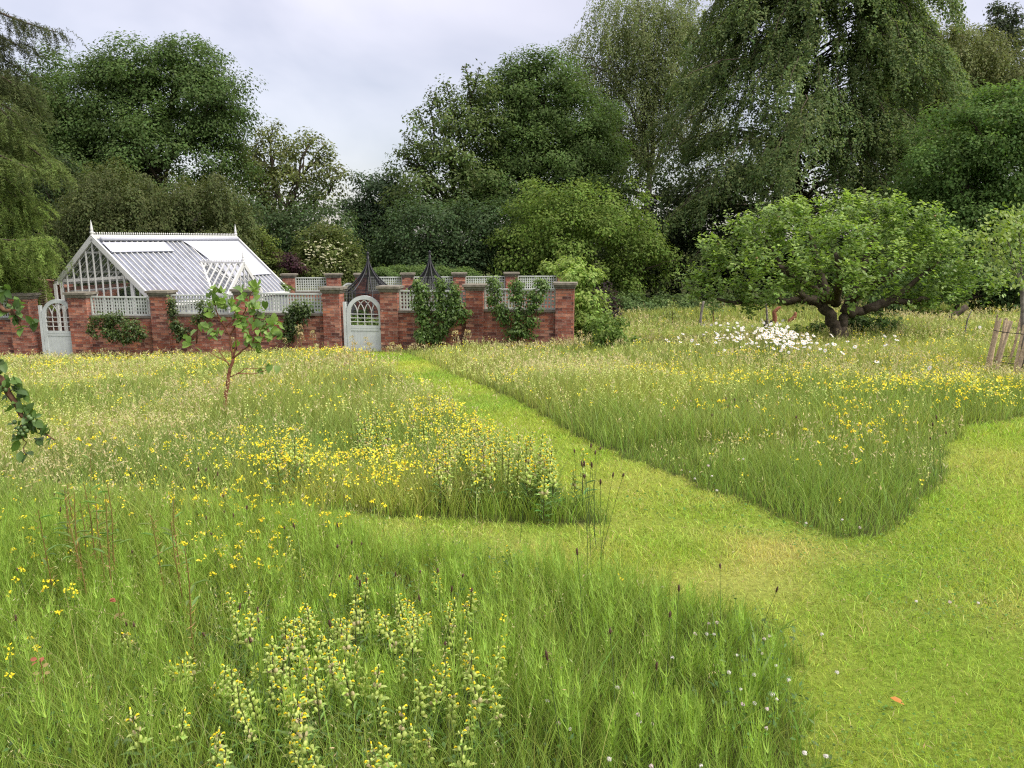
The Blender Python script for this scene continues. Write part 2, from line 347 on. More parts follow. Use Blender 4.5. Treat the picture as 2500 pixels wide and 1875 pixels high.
# back wall
BO = V3(*at(560, 690, 28.6)[:2]); BP = V3(*at(1385, 690, 29.6)[:2]); BO, BT, BM, BL = planline(BO, BP)
def SB(px): return s_of(px, BO, BT, 690)
def zback(s):
    p = BO+BT*s; px = 1250+F*p[0]/p[1]*.99; return float(at(px, 668-(px-800)*.0065, p[1])[2])
wall('garden_wall', 'rear brick wall section with a low lattice between the greenhouse and the rear arched gate', BO, BT, BM, [(SB(690), SB(718)), (SB(797), SB(830))], [(SB(600), SB(690)), (SB(718), SB(797))], zback)
wall('garden_wall', 'long rear brick wall with lattice bays behind the black netted cages', BO, BT, BM,
     [(SB(868), SB(896)), (SB(982), SB(1009)), (SB(1107), SB(1136)), (SB(1235), SB(1264)), (SB(1362), SB(1390))], [(SB(896), SB(982)), (SB(1009), SB(1107)), (SB(1136), SB(1235)), (SB(1264), SB(1362))], zback)
# side wall on the left behind the greenhouse, with a woven hurdle before it
def side_wall():
    p0 = at(100, 700, 25.5); p1 = at(146, 700, 24.6); O, T, Mv, Lh = planline(p0, p1)
    root = thing('garden_wall', (p0[0], p0[1], float(gz(p0[0], p0[1]))), 'dark brick side wall end standing behind the far left arched gate', 'garden wall'); root['kind'] = 'thing'
    z = at(120, 681, 25)[2]
    q = MB(); q.obox(O, T, Mv, BOT, z-.06, -1.2, Lh-.28, -.3, -.1); q.build('brickwork', M['brick'], root)
    q = MB(); q.obox(O, T, Mv, BOT, z-.05, Lh-.28, Lh, -.4, 0); pi = q.build('pier', M['brick'], root)
    q = MB(); q.obox(O, T, Mv, z-.05, z, Lh-.31, Lh+.03, -.43, .03); q.build('cap', M['stone'], pi)
    p0 = at(-60, 700, 23.6); p1 = at(110, 700, 23.3); O, T, Mv, Lh = planline(p0, p1)
    zt = at(80, 683, 23.4)[2]; mb = MB(); k = 0
    for z in np.arange(-1.9, zt, .035):
        n = 26; P = [np.append(O+T*Lh*i/n+Mv*(.035*math.cos(i*PI/2+(k % 2)*PI)), z+rng.normal(0, .006)) for i in range(n+1)]; mb.tube(P, .012+.004*rng.random(), 4); k += 1
    for i in range(0, 14):
        c = O+T*Lh*(i+.5)/13.5; mb.tube([np.append(c, -1.9), np.append(c, zt+.08)], .018, 5)
    mb.build('woven_hurdle', M['rope'], origin=np.append(p0[:2], gz(p0[0], p0[1]))); o = bpy.data.objects['woven_hurdle']
    tag(o, 'woven wicker hurdle panel standing behind the left brick pier', 'hurdle')
side_wall()

# ================================================================== arched gates
def gate(O, T, Mv, s0, s1, ztop, zbot, label, m=-.10, latch=True, post=True):
    w = s1-s0; Rr = w/2; cx = (s0+s1)/2; zs = ztop-Rr*.98; zr = zbot+(ztop-zbot)*.47
    q0 = O+T*cx; root = thing('arched_gate', (q0[0], q0[1], zbot), label, 'gate')
    def pt(s, z, mm): q = O+T*s+Mv*mm; return (q[0], q[1], z)
    st = w*.105; ri = Rr-st; fr = MB()
    # frame: stiles and the semicircular head as one outline
    outl = [(s0, zbot)]+[(cx-Rr*math.cos(a), zs+Rr*.98*math.sin(a)) for a in np.linspace(0, PI, 25)]+[(s1, zbot)]
    inn = [(s0+st, zbot)]+[(cx-ri*math.cos(a), zs+ri*.98*math.sin(a)) for a in np.linspace(0, PI, 25)]+[(s1-st, zbot)]
    n = len(outl); Vv = [pt(a, b, m+.028) for a, b in outl]+[pt(a, b, m+.028) for a, b in inn]+[pt(a, b, m-.028) for a, b in outl]+[pt(a, b, m-.028) for a, b in inn]
    Fs = []
    for i in range(n-1): Fs += [(i, i+1, n+i+1, n+i), (2*n+i, 3*n+i, 3*n+i+1, 2*n+i+1), (i, 2*n+i, 2*n+i+1, i+1), (n+i, n+i+1, 3*n+i+1, 3*n+i)]
    fr.add(Vv, Fs); fr.build('gate_frame', M['paint'], root)
    b = MB(); b.obox(O, T, Mv, zr-.05, zr+.02, s0+st, s1-st, m-.026, m+.026); b.obox(O, T, Mv, zr-.115, zr-.05, s0+st, s1-st, m-.02, m+.022); b.build('middle_rail', M['paint'], root)
    b = MB(); nb = 9
    for i in range(nb):
        a0 = s0+st+(w-2*st)*i/nb; a1 = s0+st+(w-2*st)*(i+1)/nb; b.obox(O, T, Mv, zbot+.02, zr-.115, a0+.0008, a1-.0008, m-.012, m+.010)
    b.build('boarded_panel', M['paint'], root)
    tr = MB(); p = 2*ri/4; bw = .016
    for i in (1, 2, 3): x = s0+st+p*i; tr.obox(O, T, Mv, zr+.02, zs, x-bw/2, x+bw/2, m-.010, m+.010)
    gap = (zs-zr-.02)
    for k in (.32, .64, .97): z = zr+.02+gap*k; tr.obox(O, T, Mv, z-bw/2, z+bw/2, s0+st, s1-st, m-.012, m+.013)
    Rg = 2.2*p
    for i in range(5):
        for dr in (-1, 1):
            x0 = s0+st+p*i; P = []
            for a in np.linspace(0, 1.35, 22):
                x = x0+dr*Rg*(1-math.cos(a)); z = zs+Rg*math.sin(a)
                if math.hypot(x-cx, (z-zs)/.98) > ri+.004: break
                P.append(pt(x, z, m))
            for a, c in zip(P[:-1], P[1:]): tr.bar(a, np.array(c)+(np.array(c)-np.array(a))*.12, .02, bw, up=(Mv[0], Mv[1], 0))
    tr.build('tracery', M['white'], root)
    if post:
        b = MB(); b.obox(O, T, Mv, zbot-.4, zs+Rr*.62, s0-.085, s0-.012, m-.04, m+.035); b.build('gate_post', M['paint'], root)
    if latch:
        b = MB(); q = np.array(pt(s1-st*.45, zr-.06, m+.04))
        P = [q+np.append(T*.028*math.cos(a), .028*math.sin(a)) for a in np.linspace(0, 2*PI, 13)]; b.tube(P, .006, 6); b.obox(O, T, Mv, zr-.035, zr-.005, s1-st*.45-.012, s1-st*.45+.012, m+.028, m+.042); b.build('ring_latch', M['black'], root)
g0, g1 = S(843), S(931)
zb = at(930, 864, front(900)[1])[2]
gate(FO, FT, FM, g0, g1, at(886, 722, front(886)[1])[2], zb, 'pale sage arched gate at the end of the mown path, between brick piers')
gate(FO, FT, FM, S(96), S(176), at(136, 731, front(136)[1])[2], float(gz(*front(136)))-.05, 'far left pale sage arched gate half sunk in the meadow grass', latch=False)
gate(BO, BT, BM, SB(833), SB(868), at(850, 691, (BO+BT*SB(850))[1])[2], at(850, 780, 29)[2], 'small arched gate in the rear brick wall seen above the middle gate', latch=False, post=False)

# ================================================================== greenhouse
def greenhouse():
    uh = V3(.318, .948); uh /= np.linalg.norm(uh); nh = V3(uh[1], -uh[0])
    A0 = at(225.6, 581.4, 22.45); zr = A0[2]; L0 = 6.29; wf = 2.07; wb = 1.36; zf = at(380, 742, 21.8)[2]; sl = (zr-zf)/wf; zbk = zr-wb*sl
    zg = float(gz(A0[0], A0[1]))-.15; zd = zg+.55
    P = lambda u, n, z: np.array([*(A0[:2]+uh*u+nh*n), z])
    roof = lambda n: zr-abs(n)*sl
    O = A0[:2]
    root = thing('greenhouse', P(L0/2, 0, zg), 'white framed glass greenhouse with pitched roof, spiked ridge and a small gabled porch', 'greenhouse')
    b = MB()
    for (u0, u1, n0, n1) in ((0, L0, wf-.12, wf), (0, L0, -wb, -wb+.12), (0, .12, -wb+.12, wf-.12), (L0-.12, L0, -wb+.12, wf-.12)): b.obox(O, uh, nh, zg-.4, zd, u0, u1, n0, n1)
    b.build('base_wall', M['brick'], root)
    up = V3(0, 0, 1); fn = nrm(np.array([*(nh*sl), 1.])); bn = nrm(np.array([*(-nh*sl), 1.]))
    # main frame: eaves, corner posts, barge boards, ridge
    f = MB()
    for n, z in ((wf, zf), (-wb, zbk)):
        f.bar(P(-.03, n, z-.04), P(L0+.03, n, z-.04), .09, .08)
        for u in (0, L0): f.bar(P(u, n-.03*np.sign(n), zd), P(u, n-.03*np.sign(n), z-.08), .075)
    f.bar(P(0, -wb, zd+.03), P(0, wf, zd+.03), .08, .06); f.bar(P(0, wf-.01, zd+.03), P(L0, wf-.01, zd+.03), .08, .06); f.bar(P(L0, -wb, zd+.03), P(L0, wf, zd+.03), .08, .06)
    for u in (-.02, L0+.02):
        f.bar(P(u, 0, zr), P(u, wf+.05, zf-.05*sl), .06, .15, up=fn); f.bar(P(u, 0, zr), P(u, -wb-.05, zbk-.05*sl), .06, .15, up=bn)
    f.bar(P(-.04, 0, zr+.03), P(L0+.04, 0, zr+.03), .10, .09)
    f.build('frame', M['white'], root)
    # gable bars and glass
    for u, nm in ((.0, 'gable_end'), (L0, 'gable_end')):
        g = MB(); nb = 13
        for i in range(1, nb):
            n = -wb+(wf+wb)*i/nb; g.bar(P(u, n, zd+.05), P(u, n, roof(n)-.06), .03, .04, up=(uh[0], uh[1], 0))
        g.bar(P(u, wf*.62, zd), P(u, wf*.62, roof(wf*.62)-.06), .09, .07, up=(uh[0], uh[1], 0))
        go = g.build(nm, M['white'], root)
        q = MB(); q.add([P(u+.012, -wb, zd), P(u+.012, wf, zd), P(u+.012, wf, zf-.02), P(u+.012, 0, zr-.03), P(u+.012, -wb, zbk-.02)], [(0, 1, 2, 3, 4)]); q.build('glass', M['glass'], go)
    sd_ = MB(); nb = 30
    for i in range(1, nb): sd_.bar(P(L0*i/nb, wf-.005, zd+.05), P(L0*i/nb, wf-.005, zf-.08), .03, .04, up=(nh[0], nh[1], 0))
    so = sd_.build('side_glazing', M['white'], root); q = MB(); q.add([P(0, wf-.02, zd), P(L0, wf-.02, zd), P(L0, wf-.02, zf-.03), P(0, wf-.02, zf-.03)], [(0, 1, 2, 3)]); q.build('glass', M['roofglass'], so)
    # roof slopes
    for n1, z1, nn, nm in ((wf, zf, fn, 'roof_slope'), (-wb, zbk, bn, 'roof_slope')):
        rb = MB(); nb = 30
        for i in range(1, nb):
            u = L0*i/nb; w_ = .026 if n1 > 0 else .016; rb.bar(P(u, .06*np.sign(n1), zr-.06*sl)+nn*.02, P(u, n1, z1)+nn*.02, w_, .05 if n1 > 0 else .02, up=nn)
        if n1 > 0:
            for k in (.57,): rb.bar(P(.03, n1*k, zr-n1*k*sl)-nn*.045, P(L0-.03, n1*k, zr-n1*k*sl)-nn*.045, .04, .04, up=nn)
        ro = rb.build(nm, M['white'], root)
        q = MB(); a = [P(.0, .0, zr), P(L0, .0, zr), P(L0, n1, z1), P(.0, n1, z1)]; q.add(a, [(0, 1, 2, 3)]); q.build('glass', M['roofglass'] if n1 > 0 else M['glass'], ro)
    # ridge cresting and finials
    c = MB(); nsp = 74
    c.bar(P(0, 0, zr+.085), P(L0, 0, zr+.085), .02, .03)
    for i in range(nsp):
        u = .1+(L0-.2)*i/(nsp-1); c.lathe(P(u, 0, zr+.09), [(.010, 0), (.010, .03), (.022, .045), (.022, .06), (.0, .085)], 5)
    c.build('ridge_cresting', M['white'], root)
    prof = [(.055, 0), (.055, .03), (.03, .05), (.06, .085), (.062, .11), (.03, .135), (.045, .16), (.04, .2), (.022, .34), (.0, .46)]
    for u in (0, L0):
        c = MB(); c.lathe(P(u, 0, zr+.06), prof, 10); c.build('finial', M['white'], root)
    # roller blinds on the front slope
    def blind(u0, u1, k0, k1, cut=0., lab=None):
        c = MB(); ns = 14
        V = []; ks = np.linspace(k0, k1, ns+1)
        for i, k in enumerate(ks):
            off = cut*(i/ns)**.6*(1+.12*math.sin(i/ns*PI))
            for u in (u0+off, u1):
                V.append(P(u, wf*k, zr-wf*k*sl)+fn*.06); 
        V2 = [v-fn*.008 for v in V]; m_ = len(V); Fs = []
        for i in range(ns): a = 2*i; Fs += [(a, a+1, a+3, a+2), (m_+a, m_+a+2, m_+a+3, m_+a+1), (a, a+2, m_+a+2, m_+a), (a+1, m_+a+1, m_+a+3, a+3)]
        Fs += [(0, m_, m_+1, 1), (2*ns, 2*ns+1, m_+2*ns+1, m_+2*ns)]
        c.add(V+V2, Fs); a, d = V[2*ns], V[2*ns+1]; c.bar(a, d, .05, .035, up=fn); c.build('roller_blind', M['blind'], root)
    blind(.12, 2.55, .09, .235); blind(3.35, 6.15, .06, .70, .55)
    c = MB(); c.tube([P(.15, .1, zr-.1*sl)+fn*.09, P(L0-.1, .1, zr-.1*sl)+fn*.09], .06, 10); c.build('blind_roller', M['blind'], root)
    # gutter, downpipe
    c = MB(); c.bar(P(-.1, -wb-.08, zbk-.1), P(L0, -wb-.08, zbk-.1), .1, .09); c.bar(P(-.12, -wb-.08, zg), P(-.12, -wb-.08, zbk-.12), .07); c.build('gutter', M['white'], root)
    c = MB(); c.bar(P(0, wf+.06, zf-.07), P(L0, wf+.06, zf-.07), .09, .05); c.build('gutter', M['white'], root)
    # porch
    # where the porch ridge meets the roof: pixel (491,643)
    best = None
    for u in np.linspace(1.5, 5, 71):
        for n in np.linspace(.2, 1.9, 69):
            p = P(u, n, zr-n*sl); r = ray(491, 643)*p[1]; e = np.hypot(p[0]-r[0], p[2]-r[2]-EYE)
            if best is None or e < best[0]: best = (e, u, n)
    _, pu, pn = best; pz = zr-pn*sl
    ln = min(np.linspace(1.0, 4, 61), key=lambda q: abs(1250+F*P(pu, q, 0)[0]/P(pu, q, 0)[1]-601))
    hw = .80; ps = 1.12; pe = pz-hw*ps
    f = MB(); f.bar(P(pu, pn, pz+.03), P(pu, ln+.03, pz+.03), .07, .07)
    for sg in (-1, 1):
        f.bar(P(pu, ln, pz), P(pu+sg*hw*1.04, ln, pe-.04*ps*hw), .11, .06, up=(nh[0], nh[1], 0)); f.bar(P(pu+sg*hw, max(wf, 1.6), pe), P(pu+sg*hw, ln, pe), .07)
        f.bar(P(pu+sg*hw, ln, zg), P(pu+sg*hw, ln, pe), .08)
        f.bar(P(pu, pn, pz)+fn*.03, P(pu+sg*hw, min(pn+hw*ps/sl, ln), pe)+fn*.03, .07, .06, up=fn)
    po = f.build('porch_frame', M['white'], root)
    for sg in (-1, 1):
        rb = MB(); n_ = nrm(np.array([*(uh*sg*ps), 1.]))
        k = 7
        for i in range(1, k):
            n = pn+(ln-pn)*i/k; fr_ = min(1, (n-pn)*sl/ps/hw+.02) if n < pn+hw*ps/sl else 1
            rb.bar(P(pu, n, pz)+n_*.02, P(pu+sg*hw*fr_, n, pz-hw*ps*fr_)+n_*.02, .03, .04, up=n_)
        ro = rb.build('porch_roof', M['white'], root); q = MB(); nk = min(pn+hw*ps/sl, ln)
        pts = [P(pu, pn, pz), P(pu, ln, pz), P(pu+sg*hw, ln, pe), P(pu+sg*hw, nk, pe)]; q.add(pts, [(0, 1, 2, 3)]); q.build('glass', M['glass'], ro)
        if ln > nk+.05:
            q = MB(); q.add([P(pu+sg*(hw-.02), nk, pe), P(pu+sg*(hw-.02), ln, pe), P(pu+sg*(hw-.02), ln, zd), P(pu+sg*(hw-.02), nk, zd)], [(0, 1, 2, 3)]); q.build('porch_side', M['glass'], root)
    g = MB()
    for i in range(1, 8):
        x = -hw+2*hw*i/8; g.bar(P(pu+x, ln, zg), P(pu+x, ln, pz-abs(x)*ps-.04), .03, .035, up=(nh[0], nh[1], 0))
    g.bar(P(pu-hw, ln, pe-.02), P(pu+hw, ln, pe-.02), .06); go = g.build('porch_gable', M['white'], root)
    q = MB(); q.add([P(pu-hw, ln-.015, pe), P(pu+hw, ln-.015, pe), P(pu, ln-.015, pz-.02)], [(0, 1, 2)]); q.build('glass', M['glass'], go)
    c = MB()
    for i in range(17): c.lathe(P(pu, pn+.08+(ln-pn-.16)*i/16, pz+.06), [(.009, 0), (.009, .025), (.02, .04), (.02, .052), (0, .075)], 5)
    c.build('ridge_cresting', M['white'], root)
    c = MB(); c.lathe(P(pu, ln, pz+.05), [(r*.8, z*.85) for r, z in prof], 10); c.build('finial', M['white'], root)
    # inside: staging, tie bars
    c = MB()
    for z in (.42, .98): c.bar(P(.6, -wb*.8, zr-z), P(.6, wf*min(1, z/1.82), zr-z), .04, .05)
    for u in (2.2, 3.9): c.bar(P(u, -wb*.9, zr-1.0), P(u, wf*.53, zr-1.0), .05, .05)
    c.bar(P(.2, -wb+.25, zbk-.35), P(L0-.2, -wb+.25, zbk-.35), .3, .04); c.build('tie_bars', M['white'], root)
    c = MB(); c.obox(O, uh, nh, zg+.75, zg+.80, .4, L0-.4, -wb+.18, -wb+.9); 
    for u in (.6, 2.4, 4.2, 5.7):
        for n in (-wb+.24, -wb+.84): c.bar(P(u, n, zg), P(u, n, zg+.75), .05)
    c.build('plant_staging', M['white'], root)
    q = MB(); q.obox(O, uh, nh, zg, zbk-.25, .25, L0-.1, -wb-.28, -wb-.13); q.build('rear_wall', M['brick'], root)
    return P, zg, wf, wb, L0
GH = greenhouse()

# ================================================================== netted fruit cages
def cage(px, apy, d, label, rad):
    top = at(px, apy, d); zt = top[2]; zb_ = at(px, 712, d)[2]; zg = float(gz(top[0], top[1])); c = top[:2]
    root = thing('fruit_cage', (c[0], c[1], zg), label, 'plant cage', 'black netted fruit cages')
    H = zt-.1-zb_; n = 8
    prof = [(rad*(1-t)**1.0*(.14+.86*(1-t)**1.1), t*H) for t in np.linspace(0, 1, 12)]; prof[-1] = (.015, H)
    for k in range(n):
        a = 2*PI*k/n+.3; P = [(c[0]+r*math.cos(a), c[1]+r*math.sin(a), zb_+z) for r, z in prof]; b = MB(); b.tube(P, .022, 5)
        b.tube([(c[0]+rad*math.cos(a), c[1]+rad*math.sin(a), zg-.1), (c[0]+rad*math.cos(a), c[1]+rad*math.sin(a), zb_)], .02, 5); b.build('rib', M['black'], root)
    b = MB()
    for z in (zb_, zg+.9, zg+.2): b.tube([(c[0]+rad*math.cos(a), c[1]+rad*math.sin(a), z) for a in np.linspace(0, 2*PI, 25)], .012, 5)
    b.build('ring', M['black'], root)
    b = MB(); b.lathe((c[0], c[1], zt-.12), [(.03, 0), (.03, .05), (.02, .07), (.045, .1), (.04, .14), (0, .17)], 10); b.build('finial', M['black'], root)
    b = MB(); b.lathe((c[0], c[1], zb_), [(r*.985, z) for r, z in prof], 24); b.lathe((c[0], c[1], zg), [(rad*.985, 0), (rad*.985, zb_-zg)], 24); b.build('netting', M['net'], root)
cage(898, 618, 24.2, 'left black netted cage with a tall curved peak, behind the middle gate', .82)
cage(1049, 615, 24.4, 'right black netted cage with a tall curved peak, behind the left trained pear', .86)
# ================================================================== foliage tools
LEAF4 = (np.array([(0, 0, 0), (.42, .5, .06), (1, 0, -.04), (.42, -.5, .06)]), [(0, 1, 2, 3)])
LEAF6 = (np.array([(0, 0, 0), (.3, .46, .07), (.7, .40, .05), (1, 0, -.12), (.7, -.40, .05), (.3, -.46, .07), (.3, 0, 0), (.7, 0, -.03)]),
         [(0, 6, 1, 1), (6, 7, 2, 1), (7, 3, 2, 2), (0, 5, 6, 6), (6, 5, 4, 7), (7, 4, 3, 3)])
HEART = (np.array([(.0, 0, 0), (-.12, .28, .05), (.12, .5, .09), (.5, .42, .06), (1, 0, -.16), (.5, -.42, .06), (.12, -.5, .09), (-.12, -.28, .05), (.2, 0, 0), (.55, 0, -.03)]),
         [(0, 8, 2, 1), (8, 9, 3, 2), (9, 4, 3, 3), (0, 7, 6, 8), (8, 6, 5, 9), (9, 5, 4, 4)])
def inst(T, pos, X, Y, Z, sx, sy):
    tv, tf = T; n = len(pos); sx = np.broadcast_to(sx, (n,)); sy = np.broadcast_to(sy, (n,))
    V = pos[:, None]+tv[None, :, 0:1]*(sx[:, None]*X)[:, None]+tv[None, :, 1:2]*(sy[:, None]*Y)[:, None]+tv[None, :, 2:3]*(sx[:, None]*Z)[:, None]
    K = len(tv); base = (np.arange(n)*K)[:, None]
    fs = []
    quads = [f for f in tf if len(set(f)) == 4]; tris = [tuple(dict.fromkeys(f)) for f in tf if len(set(f)) == 3]
    if quads: fs.append((base[:, None]+np.array(quads)[None]).reshape(-1, 4))
    if tris: fs.append((base[:, None]+np.array(tris)[None]).reshape(-1, 3))
    return V.reshape(-1, 3), fs, K
def rdir(q, n):
    v = q.normal(size=(n, 3)); return nrm(v)
def leaves(q, pos, N, D, ln, wd, cols, T=LEAF4):
    N = nrm(N); X = nrm(D-np.sum(D*N, -1, keepdims=True)*N); Y = np.cross(N, X)
    V, fs, K = inst(T, pos-X*(ln*.4)[:, None], X, Y, N, ln, wd)
    return V, fs, np.repeat(cols, K, 0)
def join(parts):
    V = []; Fq = []; Ft = []; Cc = []; n = 0
    for v, fs, c in parts:
        for f in fs: (Fq if f.shape[1] == 4 else Ft).append(f+n)
        V.append(v); Cc.append(c); n += len(v)
    out = []
    if Fq: out.append(np.concatenate(Fq))
    if Ft: out.append(np.concatenate(Ft))
    return np.concatenate(V), out, np.concatenate(Cc)
def vary(q, col, n, a=.2, hue=.1):
    c = np.asarray(col)[None]*(1+a*q.normal(size=(n, 1)).clip(-2, 2)); c = c*(1+hue*q.normal(size=(n, 3)).clip(-2, 2)); return np.clip(c, .003, 1)
def limb(mb, a, b, r0, r1, q, sag=.12, n=7):
    a = np.asarray(a, float); b = np.asarray(b, float); L = np.linalg.norm(b-a); t = np.linspace(0, 1, n)[:, None]
    j = q.normal(size=(n, 3))*L*.025; j[0] = 0; j[-1] = 0
    P = a+(b-a)*t+j+np.array([0, 0, 1.])*L*sag*np.sin(t*PI)*(1-.3*t); mb.tube(P, np.linspace(r0, r1, n), 6); return P
def pxlobe(d, l):
    """(px, py, rx, ry[, dd[, rd]]) in photo pixels at distance d -> centre, radii in metres"""
    px, py, rx, ry = l[:4]; dd = l[4] if len(l) > 4 else 0.; k = l[5] if len(l) > 5 else .85
    D = d+dd; c = at(px, py, D); m = D/F/math.cos(0.1); return c, np.array([rx*m, rx*m*k, ry*m])
def tree(name, label, d, lobes, col, leaf=.13, dens=1.0, clump=.55, npc=55, style='broad', seed=1, trunk=None, tr=.3, bark='bark', tip=None, tipk=.0, group=None,
         cat='tree', T=LEAF4, hang=1.6, droop=.25, limbs=14, matk='leaf', aspect=.62, rough=.28, base=None, updn=.5, low=-.65, limbvis=True):
    q = np.random.default_rng(seed); LB = [pxlobe(d, l) for l in lobes]
    if base is None:
        cx = np.average([c[0] for c, r in LB], weights=[r[0] for c, r in LB]) if trunk is None else at(trunk, 700, d)[0]
        base = np.array([cx, d+.0, 0.]); base[2] = gz(cx, d)
    root = thing(name, base, label, cat, group)
    centers = []; dirs = []; szs = []
    for c, r in LB:
        area = 4*PI*(((r[0]*r[1])**1.6+(r[0]*r[2])**1.6+(r[1]*r[2])**1.6)/3)**(1/1.6); n = int(max(6, 1.15*dens*area/(clump**2*1.6)))
        u = rdir(q, int(n*1.6)); u = u[u[:, 2] > low][:n]; 
        rf = 1-.5*q.random(len(u))**2.2; nz = fnoise(u[:, 0]*3+c[0], u[:, 2]*3+u[:, 1]*2.1+c[2], 1.5, seed+int(abs(c[0])*7) % 50)
        rf = rf*(1+rough*nz)
        centers.append(c+u*r*rf[:, None]); dirs.append(nrm(u/r*r.mean())); szs.append(np.full(len(u), 1.))
    centers = np.concatenate(centers); dirs = np.concatenate(dirs); nC = len(centers)
    ok = centers[:, 2] > gz(centers[:, 0], centers[:, 1])+.15; centers, dirs = centers[ok], dirs[ok]; nC = len(centers)
    csz = clump*q.uniform(.6, 1.35, nC); cb = q.normal(1, .16, nC).clip(.6, 1.45)
    if style == 'broad':
        k = (1.4*npc*(csz/clump)**1.6).astype(int)+3; idx = np.repeat(np.arange(nC), k); n = len(idx)
        g = nrm(q.normal(size=(n, 3)))*(q.random(n)**.45)[:, None]; off = g*csz[idx][:, None]*np.array([1, 1, .62]); off[:, 2] -= droop*csz[idx]*np.sum(off[:, :2]**2, -1)/np.maximum(csz[idx]**2, 1e-6)
        off += dirs[idx]*csz[idx][:, None]*.1
        pos = centers[idx]+off
        N = dirs[idx]*.45+g*.55+np.array([0, 0, updn])+q.normal(size=(n, 3))*.38
        D = g*.8+dirs[idx]*.5+np.array([0, 0, -.35])+q.normal(size=(n, 3))*.5
        ln = leaf*q.uniform(.6, 1.35, n)
        tip_toplit = np.clip((g*dirs[idx]).sum(-1)*.5+.5, 0, 1)*np.clip(off[:, 2]/csz[idx]+.6, 0, 1)
    else:
        ns = max(3, int(npc/7)); idx0 = np.repeat(np.arange(nC), ns); n0 = len(idx0)
        a = q.normal(size=(n0, 2))*csz[idx0][:, None]*.55; H = hang*q.uniform(.35, 1.2, n0)*(1-.35*np.hypot(a[:, 0], a[:, 1])/csz[idx0]).clip(.3, 1)
        m_ = 11; t = q.random((n0, m_)); t.sort(-1)
        od = nrm(dirs[idx0][:, :2]+q.normal(size=(n0, 2))*.3); 
        st = centers[idx0].copy(); st[:, :2] += a; st[:, 2] -= .55*(a**2).sum(-1)/csz[idx0]
        p = st[:, None].repeat(m_, 1); p[..., 2] -= H[:, None]*t**1.15; p[..., :2] += (od*hang*.22)[:, None]*np.sqrt(t)[..., None]
        p += q.normal(size=p.shape)*leaf*np.array([.45, .45, .35]); pos = p.reshape(-1, 3); idx = np.repeat(idx0, m_); n = len(idx)
        tf = t.reshape(-1)[:, None]; ax = np.zeros((n, 3)); ax[:, :2] = (a/np.maximum(csz[idx0], .1)[:, None])[np.repeat(np.arange(n0), m_)]
        N = dirs[idx]*.35+ax*1.1+q.normal(size=(n, 3))*.32+np.array([0, 0, 1.])*(.85-.65*tf); D = np.array([0, 0, -1.])+q.normal(size=(n, 3))*.45
        ln = leaf*q.uniform(.6, 1.3, n); tip_toplit = (1-t.reshape(-1))*.8  # strand tops take more of the paler tip colour: top light painted into leaves
    okz = pos[:, 2] > gz(pos[:, 0], pos[:, 1])+.03; pos, N, D, ln, idx, tip_toplit = pos[okz], N[okz], D[okz], ln[okz], idx[okz], tip_toplit[okz]; n = len(pos)
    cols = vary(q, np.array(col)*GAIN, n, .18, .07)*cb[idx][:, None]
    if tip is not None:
        w = (tipk*tip_toplit*q.uniform(.3, 1.3, n)).clip(0, 1)[:, None]; cols = cols*(1-w)+np.asarray(tip)*(.5+.5*GAIN)*w*(.85+.3*q.random((n, 1)))
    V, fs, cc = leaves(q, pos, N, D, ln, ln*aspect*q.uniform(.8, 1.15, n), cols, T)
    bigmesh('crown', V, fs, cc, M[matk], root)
    # trunk and limbs
    mb = MB(); top = np.average([c for c, r in LB], axis=0, weights=[r.prod()**.5 for c, r in LB]); hub = base*.0+np.array([base[0]*.6+top[0]*.4, base[1]*.6+top[1]*.4, base[2]+(top[2]-base[2])*.55])
    b0 = base.copy(); b0[2] -= .3; limb(mb, b0, hub, tr, tr*.62, q, .0, 8)
    for c, r in LB: 
        if np.linalg.norm(c-hub) > .3: limb(mb, hub, c, tr*.5, tr*.2, q, .05)
    for i in q.permutation(nC)[:limbs]:
        j = np.argmin([np.linalg.norm((centers[i]-c)/r) for c, r in LB]); limb(mb, LB[j][0]-np.array([0, 0, .35])*LB[j][1], centers[i], tr*.22, .02, q, .08)
    mb.build('trunk', M[bark], root)
    return root, centers

GAIN = 1.38
MG = (.056, .092, .026); OL = (.10, .118, .040); BR = (.060, .078, .027)
